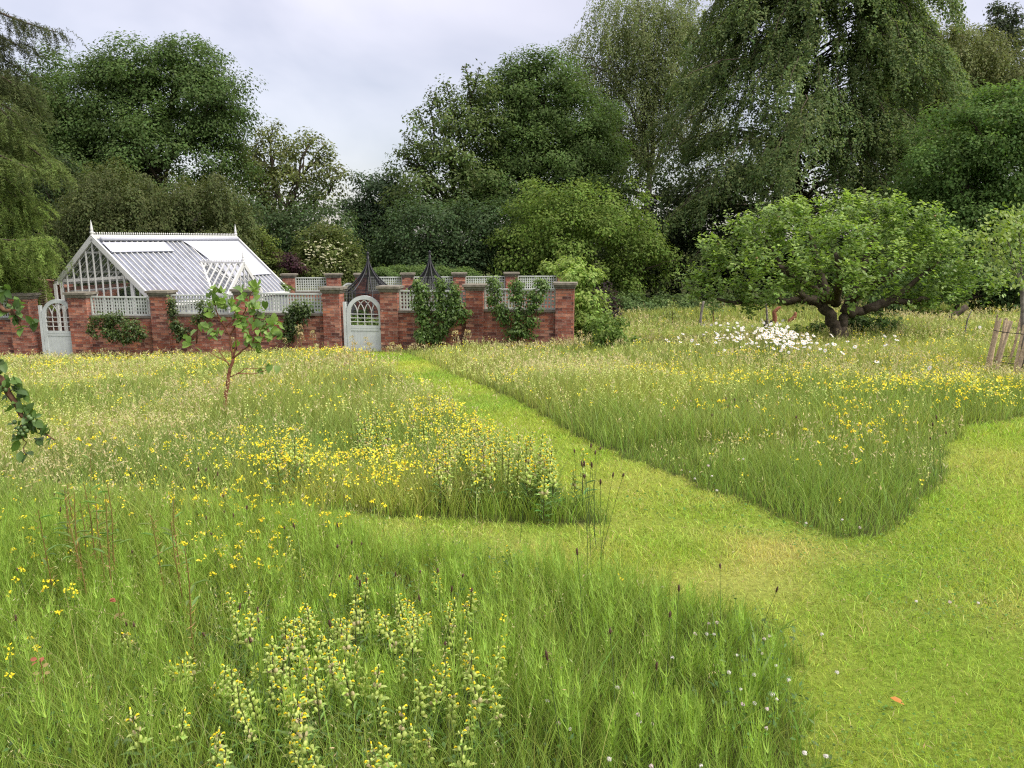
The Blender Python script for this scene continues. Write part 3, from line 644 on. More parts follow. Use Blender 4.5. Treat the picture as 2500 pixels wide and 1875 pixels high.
# ================================================================== woodland round the garden
# far left larch
def larch():
    q = np.random.default_rng(11); d = 23.; base = at(-190, 800, d); base[2] = gz(base[0], d)
    root = thing('larch_tree', base, 'feathery drooping larch at the far left edge of the meadow', 'tree')
    tb = MB(); top = at(-190, -380, d); b0 = base.copy(); b0[2] -= .4; limb(tb, b0, top, .42, .06, q, 0, 12); 
    parts = []; col1 = V3(.105, .14, .042); col2 = V3(.18, .26, .05); col0 = V3(.085, .10, .045)
    arms = [((-190, 30), (-90, 50), (-10, 80), (60, 120)), ((-190, 60), (-90, 90), (0, 130), (75, 190)), ((-190, 90), (-90, 140), (10, 190), (90, 250)), ((-190, -60), (-60, 10), (60, 60), (138, 78)), ((-190, 100), (-90, 130), (-20, 170), (40, 210)), ((-190, 150), (-60, 190), (30, 220), (95, 270)),
            ((-190, 210), (-60, 250), (20, 290), (90, 330)), ((-190, 260), (-40, 290), (60, 330), (155, 400)), ((-190, 300), (-40, 330), (70, 360), (175, 405)), ((-190, 330), (-60, 380), (20, 420), (100, 500)), ((-190, 380), (-60, 420), (40, 450), (110, 520)),
            ((-190, 420), (-60, 460), (30, 500), (95, 560)), ((-190, 470), (-60, 520), (30, 560), (100, 600)), ((-190, 520), (-50, 570), (50, 590), (140, 570)), ((-190, 560), (-60, 600), (60, 610), (150, 650)), ((-190, 600), (-60, 630), (50, 640), (130, 690)), ((-190, 500), (-90, 560), (0, 600), (60, 640)), ((-190, 170), (-60, 240), (10, 300), (60, 350)),
            ((-190, 640), (-60, 655), (30, 670), (90, 700)), ((-190, 560), (-90, 620), (-20, 650), (20, 700))]
    for ai, arm in enumerate(arms):
        for rep in range(3 if arm[3][1] > 395 else 2 if arm[3][1] > 240 else 1):
            dd = d+q.uniform(-2.2, 2.0) if rep else d+q.uniform(-1, .5); sh = q.normal(size=2)*(0 if rep == 0 else 26)
            K = np.array([at(px-(42 if px > -100 and py > 330 else 0)+sh[0]*(k > 0), py+sh[1]*(k > 0), d+(dd-d)*min(1, k/2)) for k, (px, py) in enumerate(arm)])
            t = np.linspace(0, 1, 14)[:, None]; P = (1-t)**3*K[0]+3*(1-t)**2*t*K[1]+3*(1-t)*t*t*K[2]+t**3*K[3]; tb.tube(P, np.linspace(.055, .012, 14), 5)
            n0 = 105 if arm[3][1] > 390 else 80 if arm[3][1] > 120 else 110; tt = q.uniform(.12, 1, n0); st = np.stack([np.interp(tt, t[:, 0], P[:, i]) for i in range(3)], -1)
            st[:, :2] += q.normal(size=(n0, 2))*.14; H = q.uniform(.35, 1.15, n0)*(1.15-.5*tt); m_ = 44; s = np.linspace(0.02, 1, m_)
            side = q.normal(size=(n0, 2))*.28+np.array([.12, 0]); p = st[:, None].repeat(m_, 1); p[..., 2] -= H[:, None]*s**1.3; p[..., :2] += side[:, None]*np.sqrt(s)[None, :, None]
            pos = p.reshape(-1, 3)+q.normal(size=(n0*m_, 3))*.025; n = len(pos); low = np.clip((arm[3][1]-150)/450, 0, 1); c = col0*(1-low)+col1*low; c = c*.8+col2*(.5*low)
            cols = vary(q, c, n, .15, .06)*np.repeat(q.normal(1, .28, n0).clip(.45, 1.7), m_)[:, None]; N = q.normal(size=(n, 3))*.6+np.array([.2, -.5, .6]); D = q.normal(size=(n, 3))*.7+np.array([0.25, 0, -.65]); ln = q.uniform(.07, .16, n)
            parts.append(leaves(q, pos, N, D, ln, np.full(n, .018), cols))
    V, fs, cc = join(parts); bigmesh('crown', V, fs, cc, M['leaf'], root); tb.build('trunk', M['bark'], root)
larch()
tree('sycamore_tree', 'big round topped dark sycamore rising behind the greenhouse', 41, [(390, 250, 150, 140), (250, 300, 150, 140), (500, 270, 95, 105, -1), (180, 380, 120, 150), (400, 430, 180, 140, -1), (300, 190, 100, 60), (450, 160, 90, 60), (150, 230, 80, 80, 2), (200, 470, 150, 130, -1), (60, 300, 100, 100, 3), (100, 400, 120, 120, 1), (540, 250, 55, 60), (60, 430, 110, 130, 3)], MG, .14, 1.15, .8, 105, seed=2, trunk=330, tr=.55, tip=(.11, .16, .05), tipk=.5, limbs=30)
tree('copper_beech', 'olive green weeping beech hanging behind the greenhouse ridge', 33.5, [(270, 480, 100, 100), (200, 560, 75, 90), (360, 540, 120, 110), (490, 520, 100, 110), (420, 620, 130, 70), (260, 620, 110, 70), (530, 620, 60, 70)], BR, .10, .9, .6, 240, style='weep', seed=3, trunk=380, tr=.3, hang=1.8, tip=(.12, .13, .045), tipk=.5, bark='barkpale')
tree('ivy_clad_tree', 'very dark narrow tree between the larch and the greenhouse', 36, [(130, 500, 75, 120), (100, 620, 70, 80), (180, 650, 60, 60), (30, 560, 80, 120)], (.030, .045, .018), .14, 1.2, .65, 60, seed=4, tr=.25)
tree('rowan_tree', 'airy open tree with sky showing through, right of the greenhouse ridge', 44, [(660, 390, 75, 70), (740, 400, 75, 65), (610, 430, 55, 70), (800, 450, 50, 70), (700, 480, 100, 80), (660, 340, 40, 30), (755, 355, 30, 28), (590, 380, 30, 35)], OL, .17, .62, .62, 40, seed=5, trunk=690, tr=.26, tip=(.15, .17, .06), tipk=.7, limbs=34, rough=.4)
tree('maple_tree', 'compact dark bluish maple at the low gap in the tree line', 46, [(930, 490, 62, 65), (895, 540, 60, 70), (960, 550, 70, 90), (900, 450, 30, 26), (965, 445, 26, 24), (880, 610, 90, 70), (940, 610, 90, 70)], (.046, .074, .036), .17, 1.15, .7, 60, seed=6, tr=.3, tip=(.07, .10, .045), tipk=.4)
tree('dark_shrub_tree', 'dark broad understorey tree low behind the elder bush', 40, [(640, 560, 90, 90), (760, 560, 100, 90), (560, 560, 60, 100), (680, 640, 120, 60), (820, 640, 80, 60)], (.05, .078, .03), .15, 1.1, .65, 55, seed=7, tr=.2)
tree('elder_bush', 'rounded elder bush speckled with creamy flower heads', 34.5, [(800, 610, 72, 55), (755, 640, 55, 45), (840, 650, 50, 40), (800, 665, 85, 35)], (.075, .098, .026), .12, 1.2, .45, 60, seed=8, tr=.1, cat='bush', tip=(.17, .19, .07), tipk=.5)
tree('hazel_bush', 'loose yellow green bush at the right end of the greenhouse roof', 35, [(640, 610, 38, 42), (670, 650, 42, 40), (620, 660, 45, 40)], (.085, .115, .026), .11, 1.0, .4, 55, seed=9, tr=.08, cat='bush', tip=(.2, .22, .06), tipk=.6)
tree('wild_cherry', 'wild cherry with long spiky shoots against the sky', 43, [(1100, 360, 90, 120), (1050, 420, 80, 80), (1150, 300, 70, 110), (1080, 480, 110, 70), (1160, 440, 80, 90), (1020, 480, 60, 50)], (.08, .115, .035), .18, .68, .7, 48, seed=10, trunk=1120, tr=.32, tip=(.13, .16, .06), tipk=.5, limbs=26, rough=.4)
def shoots(root_name):
    root = bpy.data.objects[root_name]; q = np.random.default_rng(33); mb = MB(); parts = []
    for a, b in (((1150, 260), (1135, 158)), ((1110, 300), (1090, 205)), ((1060, 330), (1050, 222)), ((1050, 400), (982, 325)), ((1040, 440), (972, 368)), ((1060, 370), (1020, 268)), ((1040, 420), (985, 395)), ((1150, 250), (1175, 165)), ((1080, 300), (1062, 232))):
        A = at(*a, 43); Bq = at(*b, 43); P = limb(mb, A, Bq, .05, .015, q, .08); n = 120; t = q.random(n); pos = np.stack([np.interp(t, np.linspace(0, 1, len(P)), P[:, i]) for i in range(3)], -1)+q.normal(size=(n, 3))*.16
        parts.append(leaves(q, pos, q.normal(size=(n, 3))+[0, -.3, .6], q.normal(size=(n, 3))*.6+nrm(Bq-A)*.3+[0, 0, -.5], q.uniform(.13, .27, n), q.uniform(.07, .13, n), vary(q, (.075, .1, .035), n)))
    V, fs, cc = join(parts); s = bigmesh('shoots', V, fs, cc, M['leaf'], root); mb.build('branches', M['bark'], root)
shoots('wild_cherry')
tree('hornbeam_tree', 'tall dense dark green hornbeam in the middle of the tree line', 45, [(1310, 260, 110, 120), (1240, 340, 120, 130), (1400, 330, 120, 130), (1320, 440, 190, 130), (1260, 210, 60, 70), (1320, 170, 50, 40), (1450, 430, 90, 120), (1250, 520, 130, 100), (1400, 540, 140, 100)], (.060, .098, .027), .14, 1.15, .75, 95, seed=12, trunk=1300, tr=.5, tip=(.11, .16, .045), tipk=.5, limbs=24)
tree('holly_tree', 'dark glossy holly mass low above the rear brick wall', 36.5, [(1040, 560, 90, 80), (1130, 590, 90, 80), (980, 600, 70, 70), (1200, 560, 80, 70), (1060, 640, 130, 40), (1180, 640, 90, 45)], (.046, .075, .03), .13, 1.2, .6, 60, seed=13, tr=.25, tip=(.075, .11, .045), tipk=.4)
tree('hazel_tree', 'yellow green hazel thicket right of the brick wall end', 35, [(1340, 520, 100, 70), (1480, 540, 110, 80), (1420, 600, 130, 80), (1280, 610, 80, 70), (1560, 640, 90, 90), (1440, 690, 120, 60), (1330, 680, 90, 50)], (.095, .145, .03), .13, 1.1, .6, 55, seed=14, tr=.15, tip=(.17, .22, .045), tipk=.6, rough=.35, limbs=20)
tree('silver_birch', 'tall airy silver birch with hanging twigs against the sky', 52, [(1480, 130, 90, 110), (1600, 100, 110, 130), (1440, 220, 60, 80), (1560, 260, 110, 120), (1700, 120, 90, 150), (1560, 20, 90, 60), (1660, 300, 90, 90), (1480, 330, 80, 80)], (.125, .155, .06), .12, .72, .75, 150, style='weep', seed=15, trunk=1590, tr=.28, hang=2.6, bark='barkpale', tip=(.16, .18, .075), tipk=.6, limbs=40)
def weeping_beech():
    q = np.random.default_rng(16); d = 40.; base = at(1950, 760, d); base[2] = gz(base[0], d); root = thing('weeping_beech', base, 'huge weeping beech with dark curtains of hanging branches, behind the apple tree', 'tree')
    mb = MB(); top = at(1955, -260, d); limb(mb, base-[0, 0, .3], top, .55, .10, q, 0, 10); Z = lambda py: at(1950, py, d)[2]; m = d/F; parts = []
    pys = np.array([-230, -120, 0, 120, 250, 380, 480, 570, 640]); Rs = np.array([150, 230, 290, 325, 350, 385, 380, 340, 300])*m
    nb = 275
    for k in range(nb):
        py = q.uniform(-210, 610); az = q.uniform(-PI*1.12, PI*.12); R_ = np.interp(py, pys, Rs)*q.uniform(.62, 1.04)*(1.18 if math.cos(az) < -.35 and py > 200 else 1 if abs(math.cos(az)) > .5 else .92); dr = np.array([math.cos(az), math.sin(az)*.95, 0]); zt = Z(py)
        s = np.linspace(0, 1, 12)[:, None]; rise = q.uniform(.6, 1.6); drop = q.uniform(1.6, 3.4); P = np.array([base[0]*(1-0)+0, d, zt])+dr*R_*s+np.array([0, 0, 1.])*(rise*np.sin(s*PI*.62)-drop*s**3.2); P[1:-1] += q.normal(size=(10, 3))*.08
        mb.tube(P, np.linspace(.045, .012, 12), 5); br = q.normal(1, .17); wd = q.uniform(.35, .75); lat = np.array([-dr[1], dr[0], 0])
        ns = int(62*wd/.55); u = 1-q.random(ns)**1.5*.62; st = np.stack([np.interp(u, s[:, 0], P[:, i]) for i in range(3)], -1); l = q.normal(size=ns)*wd*.62; st = st+lat*l[:, None]; st[:, 2] -= l**2*.45
        H = q.uniform(.25, 1.25, ns)*(.45+.75*u); m_ = 19; t = np.sort(q.random((ns, m_)), 1); p = st[:, None].repeat(m_, 1); p[..., 2] -= H[:, None]*t**1.1; p += (dr*.35)[None, None]*np.sqrt(t)[..., None]*H[:, None, None]
        p += q.normal(size=p.shape)*.055; pos = p.reshape(-1, 3); n = len(pos); tf = t.reshape(-1)[:, None]; ll = np.repeat(l, m_)[:, None]/wd
        N = dr*.55+lat*ll*.55+np.array([0, 0, 1.])*(1.0-.75*tf)+q.normal(size=(n, 3))*.36; D = np.array([0, 0, -1.])+q.normal(size=(n, 3))*.5; ln = q.uniform(.08, .165, n)
        c = np.array((.080, .124, .044))*GAIN*br; yl = np.array((.17, .19, .06))*GAIN; w = q.random((n, 1))**2*.6*(1.25-.5*tf); parts.append(leaves(q, pos, N, D, ln, ln*.66, vary(q, c, n, .15, .06)*(1-w)+yl*w))  # paler leaf colour weighted to the strand tops, painted top light
    V, fs, cc = join(parts); bigmesh('crown', V, fs, cc, M['leaf'], root); mb.build('trunk', M['bark'], root)
weeping_beech()
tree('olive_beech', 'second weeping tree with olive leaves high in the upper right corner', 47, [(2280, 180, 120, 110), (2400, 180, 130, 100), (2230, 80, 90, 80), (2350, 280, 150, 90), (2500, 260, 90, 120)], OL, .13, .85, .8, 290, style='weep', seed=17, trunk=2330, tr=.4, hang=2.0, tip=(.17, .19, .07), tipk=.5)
tree('far_pine', 'distant dark spire of a conifer in the upper right corner', 62, [(2450, 60, 26, 50), (2440, 20, 10, 18), (2475, 45, 10, 14), (2490, 100, 40, 50), (2420, 110, 40, 50)], (.045, .06, .03), .22, .9, .7, 40, seed=18, tr=.2)
tree('oak_tree', 'fresh green oak filling the right edge above the young staked tree', 30, [(2420, 330, 130, 110), (2330, 430, 120, 100), (2480, 460, 130, 140), (2380, 560, 160, 110), (2290, 520, 70, 80), (2540, 300, 90, 110), (2480, 640, 150, 90)], (.070, .122, .034), .12, 1.15, .58, 80, seed=19, trunk=2480, tr=.4, tip=(.15, .24, .05), tipk=.6, limbs=20, rough=.34)
tree('laurel_shrub', 'dark leafy shrubbery behind the apple tree on the right', 25.5, [(2260, 700, 90, 55), (2380, 700, 90, 60), (2480, 720, 90, 55), (2180, 730, 60, 40)], (.040, .070, .022), .13, 1.2, .45, 55, seed=20, tr=.12, cat='shrub', tip=(.11, .17, .05), tipk=.5)
tree('bramble_bank', 'bramble bank along the dark wood edge left of the apple tree', 33, [(1560, 745, 70, 25), (1660, 750, 70, 22), (1490, 745, 50, 22), (1760, 752, 70, 22), (1900, 740, 90, 30), (2000, 735, 80, 30)], (.065, .105, .035), .11, 1.2, .35, 50, seed=21, tr=.04, cat='shrub', tip=(.17, .23, .08), tipk=.6)
tree('dogwood_shrub', 'bright pale green shrub hugging the right end of the brick wall', 20.2, [(1424, 695, 38, 44), (1432, 755, 40, 52), (1416, 795, 34, 36), (1400, 660, 30, 22, 1.2), (1370, 655, 30, 16, 4), (1448, 790, 28, 34)], (.16, .235, .055), .095, 1.2, .26, 50, seed=22, tr=.04, cat='shrub', tip=(.33, .40, .12), tipk=.8, rough=.4)
tree('purple_shrub', 'small dark purple leaved shrub in the shade beside the wall end', 27, [(1470, 735, 26, 34), (1480, 765, 24, 26)], (.032, .022, .026), .11, 1.2, .35, 50, seed=23, tr=.04, cat='shrub')
tree('purple_shrub', 'small purple leaved shrub above the rear wall beside the greenhouse', 31, [(708, 640, 20, 20), (730, 652, 16, 14)], (.045, .022, .026), .10, 1.2, .3, 50, seed=24, tr=.04, cat='shrub')
tree('clipped_hedge', 'low green hedge top seen over the rear brick wall', 31.5, [(960, 668, 60, 14), (1040, 668, 60, 14), (1110, 672, 50, 12)], (.06, .10, .028), .07, 1.5, .25, 70, seed=25, tr=.04, cat='hedge', tip=(.14, .2, .06), tipk=.6)
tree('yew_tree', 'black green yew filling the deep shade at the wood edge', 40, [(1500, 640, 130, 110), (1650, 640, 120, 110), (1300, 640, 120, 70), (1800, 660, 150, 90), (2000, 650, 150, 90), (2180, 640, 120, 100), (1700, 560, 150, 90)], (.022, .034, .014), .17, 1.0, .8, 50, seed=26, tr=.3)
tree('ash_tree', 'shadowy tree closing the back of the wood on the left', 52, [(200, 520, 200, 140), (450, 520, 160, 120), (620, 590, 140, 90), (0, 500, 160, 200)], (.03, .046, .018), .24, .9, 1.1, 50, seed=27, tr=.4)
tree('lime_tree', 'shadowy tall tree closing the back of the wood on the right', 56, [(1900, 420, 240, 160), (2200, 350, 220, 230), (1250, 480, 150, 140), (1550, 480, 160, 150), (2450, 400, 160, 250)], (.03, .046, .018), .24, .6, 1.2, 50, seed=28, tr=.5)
# elder flower heads: creamy plates as part of the bush
def elder_flowers():
    root = bpy.data.objects['elder_bush']; q = np.random.default_rng(5); n = 95; parts = []
    px = 800+q.normal(size=n)*42; py = 620+q.normal(size=n)*30
    for i in range(n):
        dy = ((px[i]-800)/80)**2+((py[i]-630)/62)**2
        if dy > 1.05 or py[i] < 555: continue
        parts = []; c = at(px[i], py[i], 34.5-1.75*math.sqrt(max(.05, 1.1-dy))); m = 7; a = q.uniform(0, 6.28, m)
        pos = c+np.stack([np.cos(a)*.035, np.sin(a)*.035, q.normal(size=m)*.012], -1); parts.append(leaves(q, pos, np.tile([0, -.5, .8], (m, 1))+q.normal(size=(m, 3))*.2, q.normal(size=(m, 3)), np.full(m, .05), np.full(m, .05), vary(q, (.55, .54, .34), m, .1, .04)))
        V, fs, cc = join(parts); bigmesh('flower_head', V, fs, cc, M['petal'], root)
elder_flowers()

# ================================================================== plants on the wall
YW = 19.75
def yat(px): return front(px)[1]
def climber(name, label, stems, blobs, col, leaf, seed, tip, tipk=.6, cat='climber', off=.22, clump=.13, npc=20, dens=.85, group=None, kd=.5):
    q = np.random.default_rng(seed); px0 = stems[0][0][0]; d0 = yat(px0)-off; b = at(px0, 835, d0); b[2] = gz(b[0], b[1])
    root = thing(name, b, label, cat, group); mb = MB()
    for st in stems:
        P = np.array([at(px, py, yat(px)-off) for px, py in st]); mb.tube(P, np.linspace(.022, .007, len(P)), 5)
    mb.build('stems', M['twig'], root)
    lobes = [(bx, by, rx, ry, yat(bx)-off) for bx, by, rx, ry in blobs]; cs = []; ds = []
    for bx, by, rx, ry, d in lobes:
        c = at(bx, by, d); m = d/F; r = np.array([rx*m, max(.12, rx*m*kd), ry*m]); n = int(dens*4*PI*r[0]*r[2]/(clump**2*2.2))+4; u = rdir(q, n); u[:, 1] = -np.abs(u[:, 1])*.9+.05; cs.append(c+u*r*(q.random((n, 1))**.4)); ds.append(u)
    cs = np.concatenate(cs); ds = np.concatenate(ds); idx = np.repeat(np.arange(len(cs)), npc); n = len(idx); g = nrm(q.normal(size=(n, 3)))*(q.random(n)**.5)[:, None]
    pos = cs[idx]+g*clump; cb = q.normal(1, .2, len(cs)).clip(.6, 1.5)
    lim = np.array([front(1250+F*p[0]/p[1])[1] for p in pos[:1]])[0]
    N = ds[idx]*.4+g*.4+np.array([0, -.25, .5])+q.normal(size=(n, 3))*.45; D = g+np.array([0, -.2, -.5])+q.normal(size=(n, 3))*.4
    ln = leaf*q.uniform(.6, 1.3, n); cols = vary(q, col, n, .18, .07)*cb[idx][:, None]; w = (tipk*np.clip(g[:, 2]+.35, 0, 1)*q.random(n)).clip(0, 1)[:, None]; cols = cols*(1-w)+np.asarray(tip)*w
    V, fs, cc = leaves(q, pos, N, D, ln, ln*.62, cols, LEAF4); bigmesh('leaves', V, fs, cc, M['applefol'], root)
PG = (.085, .15, .036); PT = (.26, .36, .08)
climber('trained_pear', 'three stemmed pear trained on the lattice just right of the middle gate', [[(1060, 838), (1030, 800), (1035, 740), (1025, 690)], [(1062, 838), (1075, 780), (1078, 700)], [(1065, 838), (1100, 780), (1110, 700)]],
        [(1025, 712, 26, 22), (1033, 745, 30, 26), (1040, 785, 22, 26), (1035, 815, 28, 16), (1076, 708, 14, 20), (1080, 745, 24, 26), (1085, 780, 30, 24), (1070, 812, 26, 18), (1110, 712, 14, 20), (1108, 745, 22, 24), (1105, 780, 22, 20), (1130, 765, 16, 16), (1052, 826, 36, 12), (1075, 690, 8, 10), (1022, 690, 8, 12)], PG, .085, 41, PT)
climber('trained_pear', 'fan of three pear arms trained on the lattice beside the right end pier', [[(1262, 832), (1225, 780), (1210, 740), (1203, 690)], [(1264, 832), (1265, 760), (1265, 690)], [(1266, 832), (1305, 780), (1315, 740), (1322, 690)]],
        [(1205, 692, 16, 18), (1208, 722, 20, 22), (1220, 752, 22, 18), (1232, 780, 18, 16), (1262, 695, 18, 18), (1262, 728, 20, 22), (1262, 765, 18, 20), (1265, 800, 24, 20), (1318, 694, 17, 18), (1312, 722, 22, 20), (1305, 752, 18, 18), (1296, 782, 18, 16), (1284, 812, 26, 14), (1248, 815, 22, 12)], PG, .08, 42, PT)
climber('climbing_rose', 'low spreading rose bush under the leftmost lattice panel', [[(300, 838), (280, 800), (250, 775)], [(302, 838), (330, 805), (345, 790)]], [(250, 785, 30, 20), (285, 778, 28, 22), (320, 800, 28, 20), (260, 812, 38, 20), (310, 822, 38, 16), (225, 800, 12, 14), (350, 815, 16, 14)], (.062, .10, .028), .07, 43, (.2, .26, .06), cat='rose', off=.32)
climber('climbing_vine', 'dark leaved vine creeping up the wall right of the third pier', [[(432, 838), (425, 790), (420, 755)], [(434, 838), (450, 815)]], [(422, 765, 9, 22), (428, 795, 14, 18), (445, 815, 16, 12), (420, 740, 5, 12)], (.055, .085, .026), .085, 44, (.17, .23, .06), off=.16)
climber('climbing_vine', 'small vine tuft hanging over the coping behind the sapling', [[(480, 838), (482, 790), (490, 745)]], [(480, 778, 13, 10), (500, 768, 12, 14), (492, 745, 10, 12), (515, 755, 8, 16)], (.075, .11, .032), .07, 45, (.2, .26, .07), off=.16, npc=18)
climber('climbing_vine', 'bushy vine on the lattice left of the middle gate', [[(715, 838), (720, 790), (730, 745)]], [(728, 755, 24, 18), (712, 775, 22, 20), (718, 800, 20, 20), (740, 770, 18, 18), (705, 820, 18, 14), (750, 750, 12, 12), (700, 795, 10, 12)], (.055, .09, .026), .085, 46, (.18, .25, .06), off=.2)
climber('climbing_vine', 'little ivy patch beside the fourth pier behind the sapling', [[(635, 838), (632, 790), (630, 760)]], [(632, 768, 7, 14), (640, 790, 10, 12), (660, 778, 8, 8)], (.055, .09, .026), .07, 47, (.18, .25, .06), off=.16, npc=16)
# garden plants inside the walls, seen through gates and lattice
for i, (px, py, rx, ry, d, lab) in enumerate(((880, 790, 22, 30, 23.6, 'leafy garden bush seen through the bars of the middle gate'), (915, 800, 22, 26, 22.8, 'second leafy bush behind the latch side of the middle gate'), (690, 705, 14, 12, 27.8, 'small bush against the rear wall above the middle lattice'), (330, 730, 40, 30, 24.6, 'green crop plants inside the greenhouse gable'), (750, 770, 50, 34, 24.5, 'low kitchen garden crop behind the lattice left of the middle gate'), (1250, 780, 60, 26, 25, 'low kitchen garden crop behind the right end lattice'))):
    tree('garden_plant', lab, d, [(px, py, rx, ry), (px+rx*.6, py+ry*.5, rx*.7, ry*.6)], (.07, .115, .03), .10, 1.2, .2, 40, seed=60+i, tr=.015, cat='plant', tip=(.2, .27, .07), tipk=.5, limbs=4)
# ================================================================== orchard trees in the meadow
def apple():
    q = np.random.default_rng(71); d = 17.6; base = at(2045, 840, d); base[2] = gz(base[0], base[1])
    root = thing('apple_tree', base, 'old spreading apple tree with a short leaning trunk and wide low crown', 'tree')
    def X(px, py, dd=0): return at(px, py, d+dd)
    mb = MB(); b0 = base.copy(); b0[2] -= .3
    def br(pts, r): 
        P = np.array([p if len(np.shape(p)) and len(p) == 3 and not isinstance(p, tuple) else X(*p) for p in pts]); k = 4; 
        t = np.linspace(0, len(P)-1, (len(P)-1)*k+1); Q = np.stack([np.interp(t, range(len(P)), P[:, i]) for i in range(3)], -1); Q[1:-1] += q.normal(size=(len(Q)-2, 3))*.02
        mb.tube(Q, np.interp(t, range(len(P)), r), 8); return Q
    br([b0, (2040, 800), (2025, 770), (2005, 745), (1990, 735)], [.20, .15, .13, .115, .1])
    br([b0+[.12, 0, 0], (2058, 800), (2060, 775), (2075, 760)], [.14, .12, .105, .09])
    br([(1992, 738), (1960, 728), (1920, 735), (1870, 725), (1800, 700)], [.13, .10, .08, .06, .04])
    br([(2000, 742), (2020, 720), (2000, 660), (1985, 600), (1975, 560)], [.16, .13, .09, .06, .03])
    br([(2070, 765), (2110, 757), (2160, 742), (2220, 700), (2290, 640)], [.12, .095, .08, .06, .03])
    br([(2066, 765), (2085, 720), (2110, 650), (2130, 570), (2140, 530)], [.15, .12, .08, .05, .03])
    br([(2110, 757), (2170, 735), (2230, 735), (2300, 725)], [.1, .08, .06, .04])
    br([(1960, 728), (1930, 680), (1890, 620), (1860, 570)], [.1, .08, .05, .03]); br([(1870, 725), (1800, 740), (1750, 730)], [.07, .05, .03]); br([(2040, 740), (2050, 680, -1.2), (2040, 620, -1.6)], [.12, .08, .04]); br([(2040, 740), (1960, 690, -1.0), (1900, 650, -1.4)], [.1, .07, .04]); br([(2070, 740), (2150, 690, -1.0), (2210, 650, -1.3)], [.1, .07, .04])
    mb.build('trunk', M['bark'], root)
    lob = [(1760, 680, 62, 62), (1800, 620, 70, 55), (1880, 590, 80, 60), (1960, 560, 70, 55), (2040, 590, 90, 70, -1.2), (2150, 560, 85, 60), (2230, 570, 70, 50), (2230, 640, 90, 70), (2310, 640, 70, 60), (2370, 680, 55, 50), (1880, 680, 80, 50, -1.2), (2000, 670, 90, 55, -1.5), (2130, 670, 90, 60, -1.3), (2260, 710, 70, 35), (1730, 720, 40, 34), (1850, 730, 60, 26), (1930, 530, 26, 26), (2020, 525, 20, 22), (2140, 515, 30, 22), (2085, 545, 40, 34), (2340, 600, 34, 26), (1810, 560, 22, 20), (2185, 525, 26, 20), (2390, 710, 40, 26), (1790, 745, 46, 20), (1880, 742, 40, 18), (2200, 745, 60, 22), (2300, 740, 60, 24), (1935, 715, 50, 22, -1.2), (2110, 725, 50, 24, -1.2), (1700, 690, 26, 22), (1880, 528, 16, 20), (1960, 515, 14, 18), (2060, 512, 18, 18), (2110, 505, 14, 14), (2240, 535, 30, 24), (1745, 620, 26, 22), (1990, 600, 120, 60, 1), (2200, 610, 100, 60, 1.2)]
    cs = []; ds = []
    for l in lob:
        c, r = pxlobe(d, l); r[1] = max(r[1], .5); area = 4*PI*r[0]*r[2]; n = int(area/.095)+8; u = rdir(q, n); u = u[u[:, 2] > -.75]; cs.append(c+u*r*((1-.5*q.random((len(u), 1))**2)*(1+.30*q.normal(size=(len(u), 1)).clip(-1.6, 1.6)))); ds.append(u)
    cs = np.concatenate(cs); ds = np.concatenate(ds); nC = len(cs)
    # every clump is a leafy spur: leaves spiral up a short shoot
    sh = nrm(ds*.6+np.array([0, 0, .75])+q.normal(size=(nC, 3))*.35); L = q.uniform(.14, .38, nC); k = 20; t = q.random((nC, k)); idx = np.repeat(np.arange(nC), k); n = nC*k
    ang = q.uniform(0, 2*PI, n); ref = nrm(np.cross(sh, q.normal(size=(nC, 3)))); r2 = np.cross(sh, ref); rad = ref[idx]*np.cos(ang)[:, None]+r2[idx]*np.sin(ang)[:, None]
    tt = t.reshape(-1); pos = cs[idx]+sh[idx]*(L[idx]*tt)[:, None]+rad*(.075*q.uniform(.5, 1.6, n))[:, None]
    N = rad*-.15+sh[idx]*.5+np.array([0, 0, .55])+q.normal(size=(n, 3))*.35; D = rad+sh[idx]*.35+np.array([0, 0, -.28]); ln = .098*q.uniform(.65, 1.25, n)
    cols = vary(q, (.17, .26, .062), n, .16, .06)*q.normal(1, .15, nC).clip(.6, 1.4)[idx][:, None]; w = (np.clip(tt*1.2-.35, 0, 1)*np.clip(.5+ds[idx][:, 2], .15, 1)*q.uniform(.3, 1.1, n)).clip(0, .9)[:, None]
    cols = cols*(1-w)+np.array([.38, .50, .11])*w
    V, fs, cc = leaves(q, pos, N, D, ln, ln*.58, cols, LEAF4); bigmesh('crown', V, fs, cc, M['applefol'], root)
    q2 = q.integers(0, nC, 26); fm = plain('green_fruit', (.25, .17, .07), .5, .3)
    for i in q2: ap = MB(); ap.lathe(cs[i]-[0, .12, .12], [(0, 0), (.018, .004), (.026, .02), (.02, .038), (0, .044)], 7); ap.build('young_fruit', fm, root)
apple()
